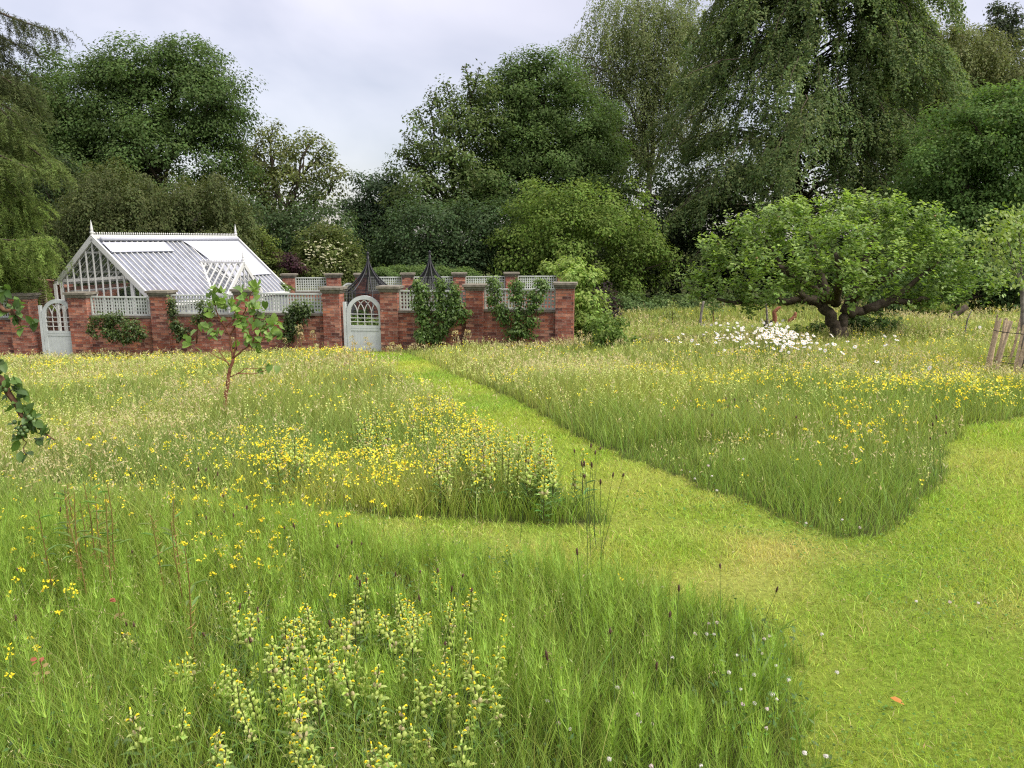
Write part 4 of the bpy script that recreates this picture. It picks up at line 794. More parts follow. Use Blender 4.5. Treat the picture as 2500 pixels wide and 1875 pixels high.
def twigtree(name, label, cat, base, paths, leafpts, leaf, col, tip, seed, T, bark, wid=.75, per=9, spread=.10, hangd=-.8, matk='applefol'):
    q = np.random.default_rng(seed); root = thing(name, base, label, cat); mb = MB(); allp = []
    for P, r in paths:
        P = np.array(P); t = np.linspace(0, len(P)-1, (len(P)-1)*4+1); Q = np.stack([np.interp(t, range(len(P)), P[:, i]) for i in range(3)], -1)
        Q[1:-1] = (Q[:-2]+Q[1:-1]*2+Q[2:])/4; Q[1:-1] += q.normal(size=(len(Q)-2, 3))*.004; mb.tube(Q, np.interp(t, [0, len(P)-1], r), 6)
    mb.build('trunk', M[bark], root); parts = []
    for p, n, s in leafpts:
        pos = np.array(p)+q.normal(size=(n, 3))*np.array([s, s, s*.8]); N = q.normal(size=(n, 3))*.45+np.array([.1, -.5, .55]); D = q.normal(size=(n, 3))*.55+np.array([0, -.1, hangd]); ln = leaf*q.uniform(.55, 1.2, n)
        cols = vary(q, col, n, .15, .06); w = q.random((n, 1))*.8; cols = cols*(1-w)+np.asarray(tip)*w; parts.append(leaves(q, pos, N, D, ln, ln*wid, cols, T))
    V, fs, cc = join(parts); bigmesh('leaves', V, fs, cc, M[matk], root, smooth=True); return root
def sapling():
    d = 9.2; X = lambda px, py, dd=0: at(px, py, d+dd); b = at(548, 1010, d); b[2] = gz(b[0], b[1])
    K = lambda zx, zy: (440+zx/2.9733, 680+zy/2.975)
    pth = lambda *z: [X(*K(a, c)) for a, c in z]
    paths = [([b]+pth((325, 900), (342, 780), (355, 680), (385, 580)), (.028, .020)), (pth((385, 580), (370, 500), (360, 410), (320, 340), (270, 260), (240, 150), (250, 70)), (.016, .004)), (pth((385, 570), (405, 490), (405, 430)), (.014, .006)), (pth((360, 410), (400, 350), (440, 300), (480, 220), (510, 110), (560, 55)), (.011, .004)),
             (pth((390, 575), (450, 520), (520, 475), (590, 455), (640, 430), (700, 400)), (.011, .004)), (pth((365, 710), (420, 690), (490, 650), (620, 655)), (.008, .003)), (pth((420, 690), (520, 692), (600, 680), (650, 650)), (.007, .003)), (pth((355, 630), (310, 570), (265, 490)), (.009, .004)), (pth((330, 600), (250, 560), (200, 520), (90, 485)), (.007, .003)), (pth((520, 475), (540, 420), (570, 380), (620, 350)), (.007, .003)), (pth((330, 350), (400, 290), (390, 200), (400, 150)), (.007, .003)), (pth((340, 380), (280, 300), (240, 250)), (.007, .003)), (pth((350, 400), (240, 380), (200, 370), (170, 360)), (.006, .003))]
    pts = [((250, 90), 9, .06), ((290, 90), 7, .05), ((215, 110), 6, .04), ((240, 170), 8, .07), ((230, 200), 9, .07), ((280, 210), 8, .06), ((210, 200), 5, .04), ((320, 190), 7, .06), ((340, 140), 6, .05), ((370, 200), 8, .07), ((400, 190), 6, .06), ((430, 150), 6, .05), ((470, 110), 8, .06), ((510, 80), 8, .06), ((550, 65), 7, .05), ((520, 160), 7, .06), ((550, 160), 7, .06), ((570, 200), 7, .06), ((530, 200), 6, .05), ((460, 270), 8, .06), ((450, 330), 8, .06), ((480, 350), 6, .05), ((430, 290), 5, .05), ((350, 290), 6, .06), ((385, 240), 6, .06), ((480, 390), 6, .05),
           ((200, 370), 9, .05), ((180, 360), 5, .04), ((235, 400), 5, .04), ((240, 430), 4, .03), ((280, 385), 6, .05), ((70, 465), 7, .035), ((140, 515), 2, .02), ((580, 340), 8, .06), ((620, 310), 7, .05), ((680, 310), 7, .05), ((700, 300), 4, .03), ((600, 370), 8, .06), ((650, 380), 8, .06), ((690, 410), 7, .05), ((730, 415), 5, .03), ((570, 400), 5, .05), ((520, 440), 5, .05), ((520, 490), 4, .04), ((575, 510), 4, .03), ((560, 490), 4, .03), ((640, 640), 6, .035), ((680, 630), 5, .03), ((580, 660), 3, .03), ((410, 500), 2, .03), ((360, 630), 1, .01)]
    lp = [(X(*K(a, c)), max(1, int(n*.78)), s) for (a, c), n, s in pts]
    twigtree('mulberry_sapling', 'young sapling with red brown stems and big heart shaped leaves standing alone in the meadow', 'young tree', b, paths, lp, .098, (.12, .20, .05), (.28, .42, .085), 72, HEART, 'redbark', .8)
sapling()
def plum():
    d = 3.7; X = lambda px, py, dd=0: at(px, py, d+dd); b = V3(-4.0, 3.3, 0); b[2] = gz(b[0], b[1])
    a1 = [b+[0, 0, 1.75], V3(-3.3, 3.5, 1.62), X(-150, 690), X(-50, 720), X(15, 755), X(48, 775), X(52, 800)]
    a2 = [b+[0, 0, 1.3], V3(-3.2, 3.4, 1.15), X(-160, 860), X(-60, 885), X(5, 925), X(35, 985), X(62, 1020), X(95, 1045), X(135, 1075)]
    paths = [([b+[0, 0, -.2], b+[0, 0, .8], b+[.03, 0, 1.9], b+[0, .1, 2.6]], (.09, .05)), (a1, (.03, .003)), (a2, (.03, .003)), ([X(62, 1020), X(50, 1040), X(55, 1075), X(65, 1110)], (.004, .002))]
    pts = [((-5, 700), 5, .02), ((20, 735), 4, .025), ((45, 745), 4, .02), ((55, 760), 2, .015), ((10, 770), 4, .02), ((35, 780), 3, .012), ((48, 805), 2, .008), ((75, 785), 4, .014), ((15, 720), 4, .02), ((-20, 760), 6, .03), ((0, 880), 2, .012), ((8, 912), 6, .022), ((30, 925), 6, .022), ((45, 945), 5, .02), ((15, 955), 6, .025), ((60, 960), 4, .015), ((30, 985), 6, .022), ((55, 1000), 7, .022), ((75, 1010), 6, .018), ((45, 1035), 6, .022), ((70, 1045), 7, .022), ((95, 1040), 5, .018), ((110, 1055), 4, .012), ((50, 1065), 5, .018), ((62, 1110), 3, .01), ((40, 1085), 3, .012), ((100, 1075), 4, .015), ((125, 1070), 2, .01), ((-30, 930), 8, .04), ((-40, 980), 6, .04)]
    root = twigtree('plum_tree', 'plum branch with large leaves and small green fruit leaning in at the left edge', 'tree', b, paths, [(X(*p), n, s) for p, n, s in pts], .066, (.050, .090, .028), (.16, .27, .06), 73, LEAF6, 'twig', .55, hangd=-.45)
    pm = plain('plum_fruit', (.10, .16, .05), .4, .4, 30, .2); q = np.random.default_rng(3)
    for px, py in ((45, 1045), (52, 1052), (60, 1044), (56, 1060), (47, 1058), (66, 1052), (75, 1022), (83, 1030), (98, 1042), (36, 1030), (70, 1018), (14, 952)):
        fr = MB(); fr.lathe(X(px, py, -.02), [(0, -.011), (.008, -.008), (.011, 0), (.008, .008), (0, .011)], 8); fr.build('fruit', pm, root)
plum()
def staked_tree():
    d = 11.3; X = lambda px, py, dd=0: at(px, py, d+dd); b = X(2500, 915); b[2] = gz(b[0], b[1])
    paths = [([b]+[X(2497, 800), X(2496, 700), X(2480, 660)], (.035, .022)), ([X(2496, 700), X(2490, 650), X(2492, 600), X(2480, 540)], (.02, .005)), ([X(2480, 660), X(2466, 610), X(2452, 560), X(2440, 545)], (.014, .004)), ([X(2490, 690), X(2530, 620), X(2560, 560)], (.014, .004)), ([X(2480, 665), X(2450, 640), X(2420, 600)], (.01, .003)), ([X(2496, 700), X(2540, 680), X(2580, 640)], (.012, .004))]
    q = np.random.default_rng(4); pts = []
    for px, py in ((2440, 545), (2460, 530), (2480, 525), (2495, 535), (2430, 560), (2450, 560), (2475, 550), (2500, 555), (2430, 590), (2455, 590), (2480, 580), (2500, 600), (2415, 605), (2440, 625), (2460, 640), (2435, 660), (2490, 630), (2520, 540), (2540, 560), (2560, 580), (2530, 620), (2560, 640), (2590, 620), (2550, 600), (2410, 590), (2480, 690), (2495, 660)): pts.append((X(px, py, q.normal()*.25), 60, .11))
    twigtree('young_tree', 'young tree with yellow green leaves inside a split paling guard at the right edge', 'young tree', b, paths, pts, .075, (.15, .23, .045), (.30, .38, .07), 74, LEAF4, 'barkpale', .55)
    g = thing('paling_guard', b, 'leaning ring of split chestnut pales wired round the young tree', 'tree guard'); n = 23; zt = at(2440, 782, 11.4)[2]; rr = .43; ctr = X(2508, 850)[:2]; q = np.random.default_rng(8)
    for i in range(n):
        a = 2*PI*i/n+q.normal()*.06; c = ctr+np.array([math.cos(a), math.sin(a)])*rr; lean = q.normal(size=2)*.02+np.array([-.07, 0]); mb = MB(); h = zt-b[2]+q.normal()*.03; w = q.uniform(.03, .052)
        p0 = np.array([c[0]+lean[0], c[1]+lean[1], b[2]-.1]); p1 = np.array([c[0]-lean[0]*.2, c[1], b[2]+h]); pm = (p0+p1)/2+np.array([q.normal()*.012, 0, 0]); tn = (-math.sin(a), math.cos(a), 0); upv = (math.cos(a), math.sin(a), 0)
        mb.bar(p0, pm, w, .022, up=upv); mb.bar(pm-(pm-p0)*.01, p1, w*.95, .022, up=upv); mb.build('pale', M['chestnut'], g)
    for k in (.22, .8):
        mb = MB(); mb.tube([(ctr[0]+math.cos(a)*(rr+.02), ctr[1]+math.sin(a)*(rr+.02), b[2]+(zt-b[2])*k) for a in np.linspace(0, 2*PI, 40)], .005, 4); mb.build('wire', M['black'], g)
staked_tree()
# small things standing in the grass at the wood edge
def posts():
    q = np.random.default_rng(9)
    def stick(name, label, cat, pts, r, mat, d, n=7):
        P = np.array([at(px, py, d) for px, py in pts]); b = P[0].copy(); b[2] = min(gz(b[0], b[1]), b[2]); P[0, 2] = min(P[0, 2], b[2])-.05
        t = np.linspace(0, len(P)-1, (len(P)-1)*3+1); Q = np.stack([np.interp(t, range(len(P)), P[:, i]) for i in range(3)], -1); mb = MB(); mb.tube(Q, np.interp(t, range(len(P)), r), n); root = thing(name, b, label, cat); mb.build('stem', M[mat], root); return root, Q
    stick('broken_branch', 'upright crooked red barked branch left of the apple trunk, taller of two', 'branch', [(1890, 800), (1892, 775), (1890, 762), (1900, 752), (1906, 750)], [.085, .07, .06, .05, .03], 'redbark', 24)
    stick('broken_branch', 'slanting red barked branch nearest the apple trunk', 'branch', [(1920, 800), (1928, 783), (1940, 774), (1943, 762)], [.06, .06, .065, .035], 'redbark', 24)
    stick('fallen_branch', 'short brown fallen branch lying behind the ox-eye daisies', 'branch', [(1806, 789), (1818, 793), (1832, 797)], [.05, .045, .03], 'redbark', 23.5)
    r, Q = stick('tree_stake', 'thin young trunk with black rubber tie behind the daisies', 'young tree', [(1876, 812), (1874, 790), (1872, 760), (1870, 735)], [.035, .032, .028, .02], 'barkpale', 21)
    mb = MB(); c = at(1876, 795, 21); mb.bar(c-[.12, 0, 0], c+[.08, 0, 0], .06, .09); mb.bar(c-[.1, 0, .12], c+[-.1, 0, .14], .05); mb.bar(c+[.07, 0, -.12], c+[.07, 0, .14], .05); mb.build('tie', M['black'], r)
    stick('tree_stake', 'pale leaning stake under the left edge of the apple crown', 'stake', [(1709, 790), (1712, 765), (1718, 735)], [.045, .04, .035], 'barkpale', 24.5)
    stick('bent_stick', 'thin bent pale stick in the grass left of the paling guard', 'stick', [(2351, 840), (2356, 810), (2362, 780), (2372, 757)], [.02, .018, .015, .008], 'barkpale', 17)
    stick('leaning_trunk', 'dark leaning trunk in the shrubbery left of the paling guard', 'trunk', [(2308, 795), (2330, 770), (2360, 748)], [.13, .1, .08], 'bark', 22.5)
    d = 24; b = at(1641, 795, d); b[2] = gz(b[0], b[1]); pts = [(at(1640+dx, py, d), 26, .10) for dx, py in ((0, 742), (-6, 755), (6, 758), (0, 770), (-8, 768), (7, 772), (3, 748))]
    twigtree('young_shrub', 'tiny yellow green sapling standing alone at the wood edge', 'young tree', b, [([b, at(1642, 770, d), at(1641, 745, d)], (.02, .006))], pts, .09, (.15, .2, .05), (.32, .36, .10), 75, LEAF4, 'twig', .5)
    d = 26; b = at(1742, 795, d); b[2] = gz(b[0], b[1]); pts = [(at(px, py, d), 26, .14) for px, py in ((1742, 742), (1730, 750), (1752, 748), (1745, 760), (1760, 735))]
    twigtree('young_shrub', 'small leafy sapling growing under the left edge of the apple crown', 'young tree', b, [([b, at(1741, 770, d), at(1742, 742, d)], (.025, .008))], pts, .11, (.08, .13, .035), (.2, .26, .08), 76, LEAF4, 'twig', .6)
posts()
tree('nettle_clump', 'dark clump of nettles around the foot of the apple trunk', 19.2, [(1985, 812, 34, 22), (2090, 806, 40, 34), (2150, 796, 36, 34), (2040, 825, 30, 12, -.5)], (.05, .085, .024), .09, 1.2, .24, 40, seed=81, tr=.01, cat='weeds', tip=(.12, .17, .045), tipk=.5, limbs=3)
tree('tall_weeds', 'patch of tall bright weeds in the meadow right of the brick wall', 17.5, [(1490, 800, 36, 34), (1520, 830, 40, 30), (1470, 840, 34, 24), (1555, 845, 30, 20)], (.10, .155, .04), .085, 1.0, .24, 34, style='broad', seed=82, tr=.008, cat='weeds', tip=(.2, .27, .07), tipk=.6, limbs=6, updn=.1)
# ================================================================== meadow
def hmap(x, y):
    h = .36+.10*fnoise(x, y, 1.1, 31)+.07*fnoise(x, y, 3.1, 32); e = edgedist(x, y)
    fb = (y < 5.2) & (x < 1.2)
    h = np.where(fb, .27+.08*fnoise(x, y, 2.3, 34)+.16*np.clip((-x-.2)/1.5, 0, 1)*np.clip((y-3)/1.2, 0, 1), h)
    h = np.where((x > .3) & (y < 7) & ~fb, .24+.1*fnoise(x, y, 2.0, 35), h)
    h = h*(1-.35*np.clip((y-10)/8, 0, 1)); h = h*np.where((y > FO[1]+FT[1]*((x-FO[0])/FT[0])-2.2) & (x < 2.5), .78, 1)
    h = h*(1-.7*np.exp(-((x-7.2)**2+((y-10.6)/1.3)**2)/1.1))
    return np.clip(h*(np.where(x-.25*(6-y) > .9, .5, .8)+np.where(x-.25*(6-y) > .9, .5, .2)*np.clip(e/.45, 0, 1)), .08, .62)
YEL = [(G(1010, 1060, .25), 1.0, .5), (G(760, 1150, .2), .7, .8), (G(960, 1190, .2), .5, .7), (G(640, 1120, .25), .5, .6), (G(1080, 1000, .25), .8, .5), (G(200, 1090, .2), .5, .3), (G(560, 1100, .2), .6, .35), (G(2180, 960, .2), .8, .4), (G(2400, 960, .2), 1.4, .42), (G(2150, 1040, .2), .5, .4), (G(1880, 930, .2), 1.4, .22), (G(1750, 890, .2), 2., .16), (G(250, 870, .2), 2., .4), (G(700, 880, .2), 2.5, .3), (G(1180, 920, .2), 1.2, .3), (G(560, 1360, .2), .5, .35), (G(120, 1330, .2), .45, .3), (G(430, 1250, .2), .4, .3), (G(2300, 880, .2), 2.2, .14)]
def yellowness(x, y):
    s = -.12+.2*fnoise(x, y, 1.5, 41)
    for p, r, k in YEL: s = s+k*np.exp(-((x-p[0])**2+(y-p[1])**2)/(r*r))
    return np.clip(s, 0, 1)
def sample(q, d0, d1, dens, inside):
    y1 = d1; area = 0; n = int(dens*((d1-d0)*(.78*(d1+d0)+3.0))); y = np.sqrt(q.random(n)*(d1**2-d0**2)+d0**2); x = (q.random(n)*2-1)*(.78*y+1.5)
    m = mown(x, y) if inside == 'mown' else ~mown(x, y)
    wl = y < (FO[1]+FT[1]*((x-FO[0])/FT[0]))-.12
    m &= (wl | (x > 1.75)) & (y < 34-.1*np.abs(x)); return x[m], y[m]
def blades(q, x, y, h, w, cols, lean=.35, nseg=3, bend=None, face=None):
    n = len(x); z = gz(x, y)-.01; a = q.uniform(0, 2*PI, n) if face is None else face; la = q.uniform(0, 2*PI, n); lm = h*lean*np.abs(q.normal(1, .5, n))
    dx, dy = np.cos(la)*lm, np.sin(la)*lm; t = np.linspace(0, 1, nseg+1); wx, wy = np.cos(a)*w/2, np.sin(a)*w/2
    V = np.zeros((n, nseg+1, 2, 3), np.float32)
    for i, s in enumerate(t):
        taper = (1-s**1.6)*.92+.08; hh = h*(s-.22*lean*s*s*s)
        for j, sg in enumerate((-1, 1)): V[:, i, j, 0] = x+dx*s**1.9+sg*wx*taper; V[:, i, j, 1] = y+dy*s**1.9+sg*wy*taper; V[:, i, j, 2] = z+hh
    b = (np.arange(n)*(nseg+1)*2)[:, None]; Q = [np.stack([b[:, 0]+2*i, b[:, 0]+2*i+1, b[:, 0]+2*i+3, b[:, 0]+2*i+2], -1) for i in range(nseg)]
    tip = np.stack([x+dx, y+dy, z+h*(1-.22*lean)], -1)
    return V.reshape(-1, 3), [np.concatenate(Q)], np.repeat(cols, (nseg+1)*2, 0), tip
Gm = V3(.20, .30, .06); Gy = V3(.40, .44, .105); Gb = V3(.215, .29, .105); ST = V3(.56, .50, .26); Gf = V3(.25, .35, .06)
def mcol(q, x, y):
    n = len(x); a = np.clip(.5+.8*fnoise(x, y, .9, 51), 0, 1); b = np.clip(.3+.8*fnoise(x, y, 1.7, 52), 0, 1)
    c = mix(np.tile(Gm, (n, 1)), np.tile(Gy, (n, 1)), a*.9); c = mix(c, np.tile(Gb, (n, 1)), b*.5)
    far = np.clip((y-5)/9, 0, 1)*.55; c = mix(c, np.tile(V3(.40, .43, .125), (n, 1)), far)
    fb = ((y < 5.2) & (x < 1.2)).astype(float)*.75; c = mix(c, np.tile(Gf, (n, 1)), fb)
    rb = ((x > .2) & (y < 9)).astype(float)*.45; c = mix(c, np.tile(V3(.22, .33, .07), (n, 1)), rb*(1-fb))
    return np.clip(c*(1+.27*q.normal(size=(n, 1)))*(1+.08*q.normal(size=(n, 3))), .01, .9)
RINGS = [(1.5, 3.0, 4000, .0029, 3), (3.0, 4.5, 3300, .0036, 3), (4.5, 7, 2700, .0048, 3), (7, 11, 1500, .007, 2), (11, 16, 800, .010, 2), (16, 24, 420, .014, 2), (24, 34, 150, .022, 2)]
def meadow():
    q = np.random.default_rng(91); P = []
    for d0, d1, dens, w, ns in RINGS:
        x, y = sample(q, d0, d1, dens, 'tall'); n = len(x); h = hmap(x, y)*q.uniform(.45, 1.12, n)
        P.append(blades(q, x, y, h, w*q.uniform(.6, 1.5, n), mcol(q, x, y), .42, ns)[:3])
        # flowering stems with loose straw coloured heads
        x, y = sample(q, d0, d1, dens*.10, 'tall'); st = np.clip(.26+.5*fnoise(x, y, .8, 61), .04, 1)*np.where((y < 5.2) & (x < 1.2), .3, 1.)*np.where((x > .2) & (y < 9), .35, 1.); k = q.random(len(x)) < st; x, y = x[k], y[k]; n = len(x)
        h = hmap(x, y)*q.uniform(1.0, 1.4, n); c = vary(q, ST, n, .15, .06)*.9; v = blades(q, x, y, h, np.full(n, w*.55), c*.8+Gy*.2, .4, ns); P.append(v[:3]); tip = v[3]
        m = 12 if d1 < 5 else 5; s_ = .55 if d1 < 5 else 1; idx = np.repeat(np.arange(n), m); pos = tip[idx]+q.normal(size=(n*m, 3))*np.array([.012, .012, .028])*(1+w*30); N = q.normal(size=(n*m, 3))+[0, -.6, .3]; D = q.normal(size=(n*m, 3))*.5+[0, 0, 1]; s = (w*1.7+.004)*s_*q.uniform(.7, 1.5, n*m)
        V, fs, cc = leaves(q, pos, N, D, s*2.2, s*.6*(s_**.7), vary(q, ST, n*m, .15, .05)); P.append((V, fs, cc))
    V, fs, cc = join(P); o = bigmesh('meadow_grass', V, fs, cc, M['grass'], smooth=True); tag(o, 'long uncut meadow grass with straw coloured seed heads', 'grass', kind='stuff')
meadow()
def horsetail():
    q = np.random.default_rng(92); x, y = sample(q, 1.6, 4.9, 105, 'tall'); k = ((y < 4.7) & (x < 1.3)) & (fnoise(x, y, 2.2, 71)+.55 > 0); x, y = x[k], y[k]; k2 = edgedist(x, y) > .12; x, y = x[k2], y[k2]; n = len(x); P = []
    h = hmap(x, y)*q.uniform(.75, 1.15, n); c = vary(q, (.255, .385, .06), n, .14, .05); P.append(blades(q, x, y, h, np.full(n, .003), c, .12, 3)[:3])
    wh, br = 7, 7; m = wh*br; idx = np.repeat(np.arange(n), m); lev = np.tile(np.repeat(np.linspace(.22, .92, wh), br), n); a = q.uniform(0, 2*PI, n*m); L = .11*(1.15-lev*.75)*q.uniform(.7, 1.2, n*m); z0 = gz(x, y)[idx]+h[idx]*lev
    V = np.zeros((n*m, 3, 2, 3), np.float32); wx = np.cos(a+PI/2)*.0011; wy = np.sin(a+PI/2)*.0011
    for i, (r, zz) in enumerate(((.0, .0), (.5, .38), (.72, 1.0))):
        for j, sg in enumerate((-1, 1)): tp = 1 if i < 2 else .3; V[:, i, j, 0] = x[idx]+np.cos(a)*L*r*.8+sg*wx*tp; V[:, i, j, 1] = y[idx]+np.sin(a)*L*r*.8+sg*wy*tp; V[:, i, j, 2] = z0+L*zz
    b = np.arange(n*m)*6; Q = np.concatenate([np.stack([b+2*i, b+2*i+1, b+2*i+3, b+2*i+2], -1) for i in range(2)]); P.append((V.reshape(-1, 3), [Q], np.repeat(vary(q, (.28, .42, .065), n*m, .18, .05), 6, 0)))
    V, fs, cc = join(P); o = bigmesh('horsetail', V, fs, cc, M['grass'], smooth=True); tag(o, 'bright green feathery horsetail growing thick in the nearest bed', 'horsetail', kind='stuff')
horsetail()
def lawn():
    q = np.random.default_rng(93); P = []
    for d0, d1, dens, w in ((1.6, 3, 11500, .0026), (3, 4.5, 8500, .0034), (4.5, 7, 5600, .0046), (7, 11, 2900, .0068), (11, 20, 1200, .011)):
        x, y = sample(q, d0, d1, dens, 'mown'); n = len(x); h = q.uniform(.018, .062, n)*(1+.35*fnoise(x, y, 4, 95))*np.where(y > 7, 1.2, 1); c = lawncol(x, y); br = (q.random(n) < .035+.20*dryness(x, y))[:, None]; c = np.where(br, V3(.5, .42, .18), c*1.32)*(1+.32*q.normal(size=(n, 1)))*(1+.08*q.normal(size=(n, 3)))
        P.append(blades(q, x, y, h, w*q.uniform(.6, 1.4, n), np.clip(c, .01, .9), .75, 2)[:3])
    # clover leaves, clippings and dead scraps among the mown blades
    for d0, d1, dens, sz, cl, th in ((1.6, 4.5, 900, .011, V3(.12, .22, .045), .25), (4.5, 8, 220, .02, V3(.13, .24, .05), .35), (1.6, 4.5, 130, .016, V3(.42, .33, .16), -9), (4.5, 9, 60, .022, V3(.44, .36, .17), -9)):
        x, y = sample(q, d0, d1, dens, 'mown'); k = fnoise(x, y, 2.4, 97) > th; x, y = x[k], y[k]; n = len(x); s = sz*q.uniform(.6, 1.5, n); thin = .8 if cl[1] < .3 and cl[0] < .2 else .2
        P.append(leaves(q, np.stack([x, y, gz(x, y)+q.uniform(.015, .04, n)], -1), q.normal(size=(n, 3))*.35+[0, 0, 1], q.normal(size=(n, 3))*[1, 1, .2], s, s*thin, vary(q, cl, n, .2, .08)))
    V, fs, cc = join(P); o = bigmesh('lawn_grass', V, fs, cc, M['grass'], smooth=True); tag(o, 'short mown grass of the path and lawn with drier yellow patches', 'lawn', kind='stuff')
lawn()
# ================================================================== flowers one can count
def mesh_of(name, parts, mat): 
    V, fs, cc = join(parts); o = bigmesh(name, V, fs, cc, mat, smooth=True); return o
def place_pts(q, n, boxes, hh):
    """pixel boxes (x0,y0,x1,y1,weight) -> ground points so that a flower hh tall shows there"""
    w = np.array([b[4] for b in boxes], float); w /= w.sum(); out = []
    for i in q.choice(len(boxes), n, p=w):
        b = boxes[i]; out.append(G(q.uniform(b[0], b[2]), q.uniform(b[1], b[3]), hh))
    return np.array(out)
ELL = None
def ellip(q, c, rx, ry, rz, col, n=6, k=4, dirv=(0, 0, 1)):
    d = nrm(np.array(dirv, float)); x = nrm(np.cross(d, (.3, .9, .1))); y = np.cross(d, x); V = []; 
    for i in range(k+1):
        p = PI*i/k
        for j in range(n): a = 2*PI*j/n; V.append(np.array(c)+x*rx*math.sin(p)*math.cos(a)+y*ry*math.sin(p)*math.sin(a)+d*rz*math.cos(p))
    Q = np.array([(i*n+j, i*n+(j+1) % n, (i+1)*n+(j+1) % n, (i+1)*n+j) for i in range(k) for j in range(n)])
    return np.array(V), [Q], np.tile(np.array(col), (len(V), 1))*(1+.08*q.normal(size=(len(V), 1)))
def stemv(q, P, r0, r1, col):
    mb = MB(); mb.tube(P, np.linspace(r0, r1, len(P)), 5, cap=False); V = np.array(mb.v[0]); return V, [np.array([f for f in mb.f if len(f) == 4])], np.tile(np.array(col), (len(V), 1))
def rattle_proto(seed, h):
    q = np.random.default_rng(seed); st = [stemv(q, [(0, 0, -.02), (.004, .003, h*.4), (.0, .0, h*.75), (.003, 0, h)], .0026, .0016, (.10, .10, .045))]; lf = []; ca = []; fl = []
    npair = 7
    for i in range(npair):
        z = h*(.12+.42*i/npair); a0 = i*PI/2+q.normal()*.2
        for s in (0, PI):
            a = a0+s; D = np.array([math.cos(a), math.sin(a), .35]); L = q.uniform(.04, .08); lf.append(leaves(q, np.array([[math.cos(a)*L*.42, math.sin(a)*L*.42, z]]), np.array([[-math.cos(a)*.4, -math.sin(a)*.4, 1]]), D[None], np.array([L]), np.array([L*.2]), vary(q, (.15, .25, .07), 1), LEAF6))
    nn = int(q.integers(5, 8))
    for i in range(nn):
        t = i/(nn-1); z = h*(.60+.38*t); a0 = i*PI/2+q.normal()*.15; s_ = (1.12-.55*t)*q.uniform(.85, 1.15); tone = q.random()
        for s in (0, PI):
            a = a0+s; o = np.array([math.cos(a), math.sin(a), 0]); c = o*.011*s_+np.array([0, 0, z]); cl = V3(.58, .66, .20) if tone > .14 else V3(.58, .50, .28)
            ca.append(ellip(q, c, .0056*s_, .0096*s_, .0112*s_, cl, dirv=o*.35+np.array([0, 0, 1])))
            # toothed leafy bract below each calyx
            D = o+np.array([0, 0, .25]); N = -o*.3+np.array([0, 0, 1]); L = .031*s_*q.uniform(.75, 1.25); ca.append(leaves(q, (o*(.004+L*.42)+np.array([0, 0, z-.006]))[None], N[None], D[None], np.array([L]), np.array([L*.52]), vary(q, (.45, .58, .15), 1, .1), LEAF6))
            if t > .35 and q.random() < .55:
                f = o*.021*s_+np.array([0, 0, z+.006]); fl.append(ellip(q, f, .0032, .0036, .0075, (.88, .72, .03), 5, 3, o+np.array([0, 0, .5]))); fl.append(ellip(q, f+o*.005+np.array([0, 0, -.001]), .0028, .003, .004, (.9, .68, .03), 5, 3, o+np.array([0, 0, -.6])))
    if not fl: fl.append(ellip(q, (0.012, -.01, h*.97), .003, .003, .007, (.88, .72, .03), 5, 3))
    return join(st+lf), join(ca), join(fl)
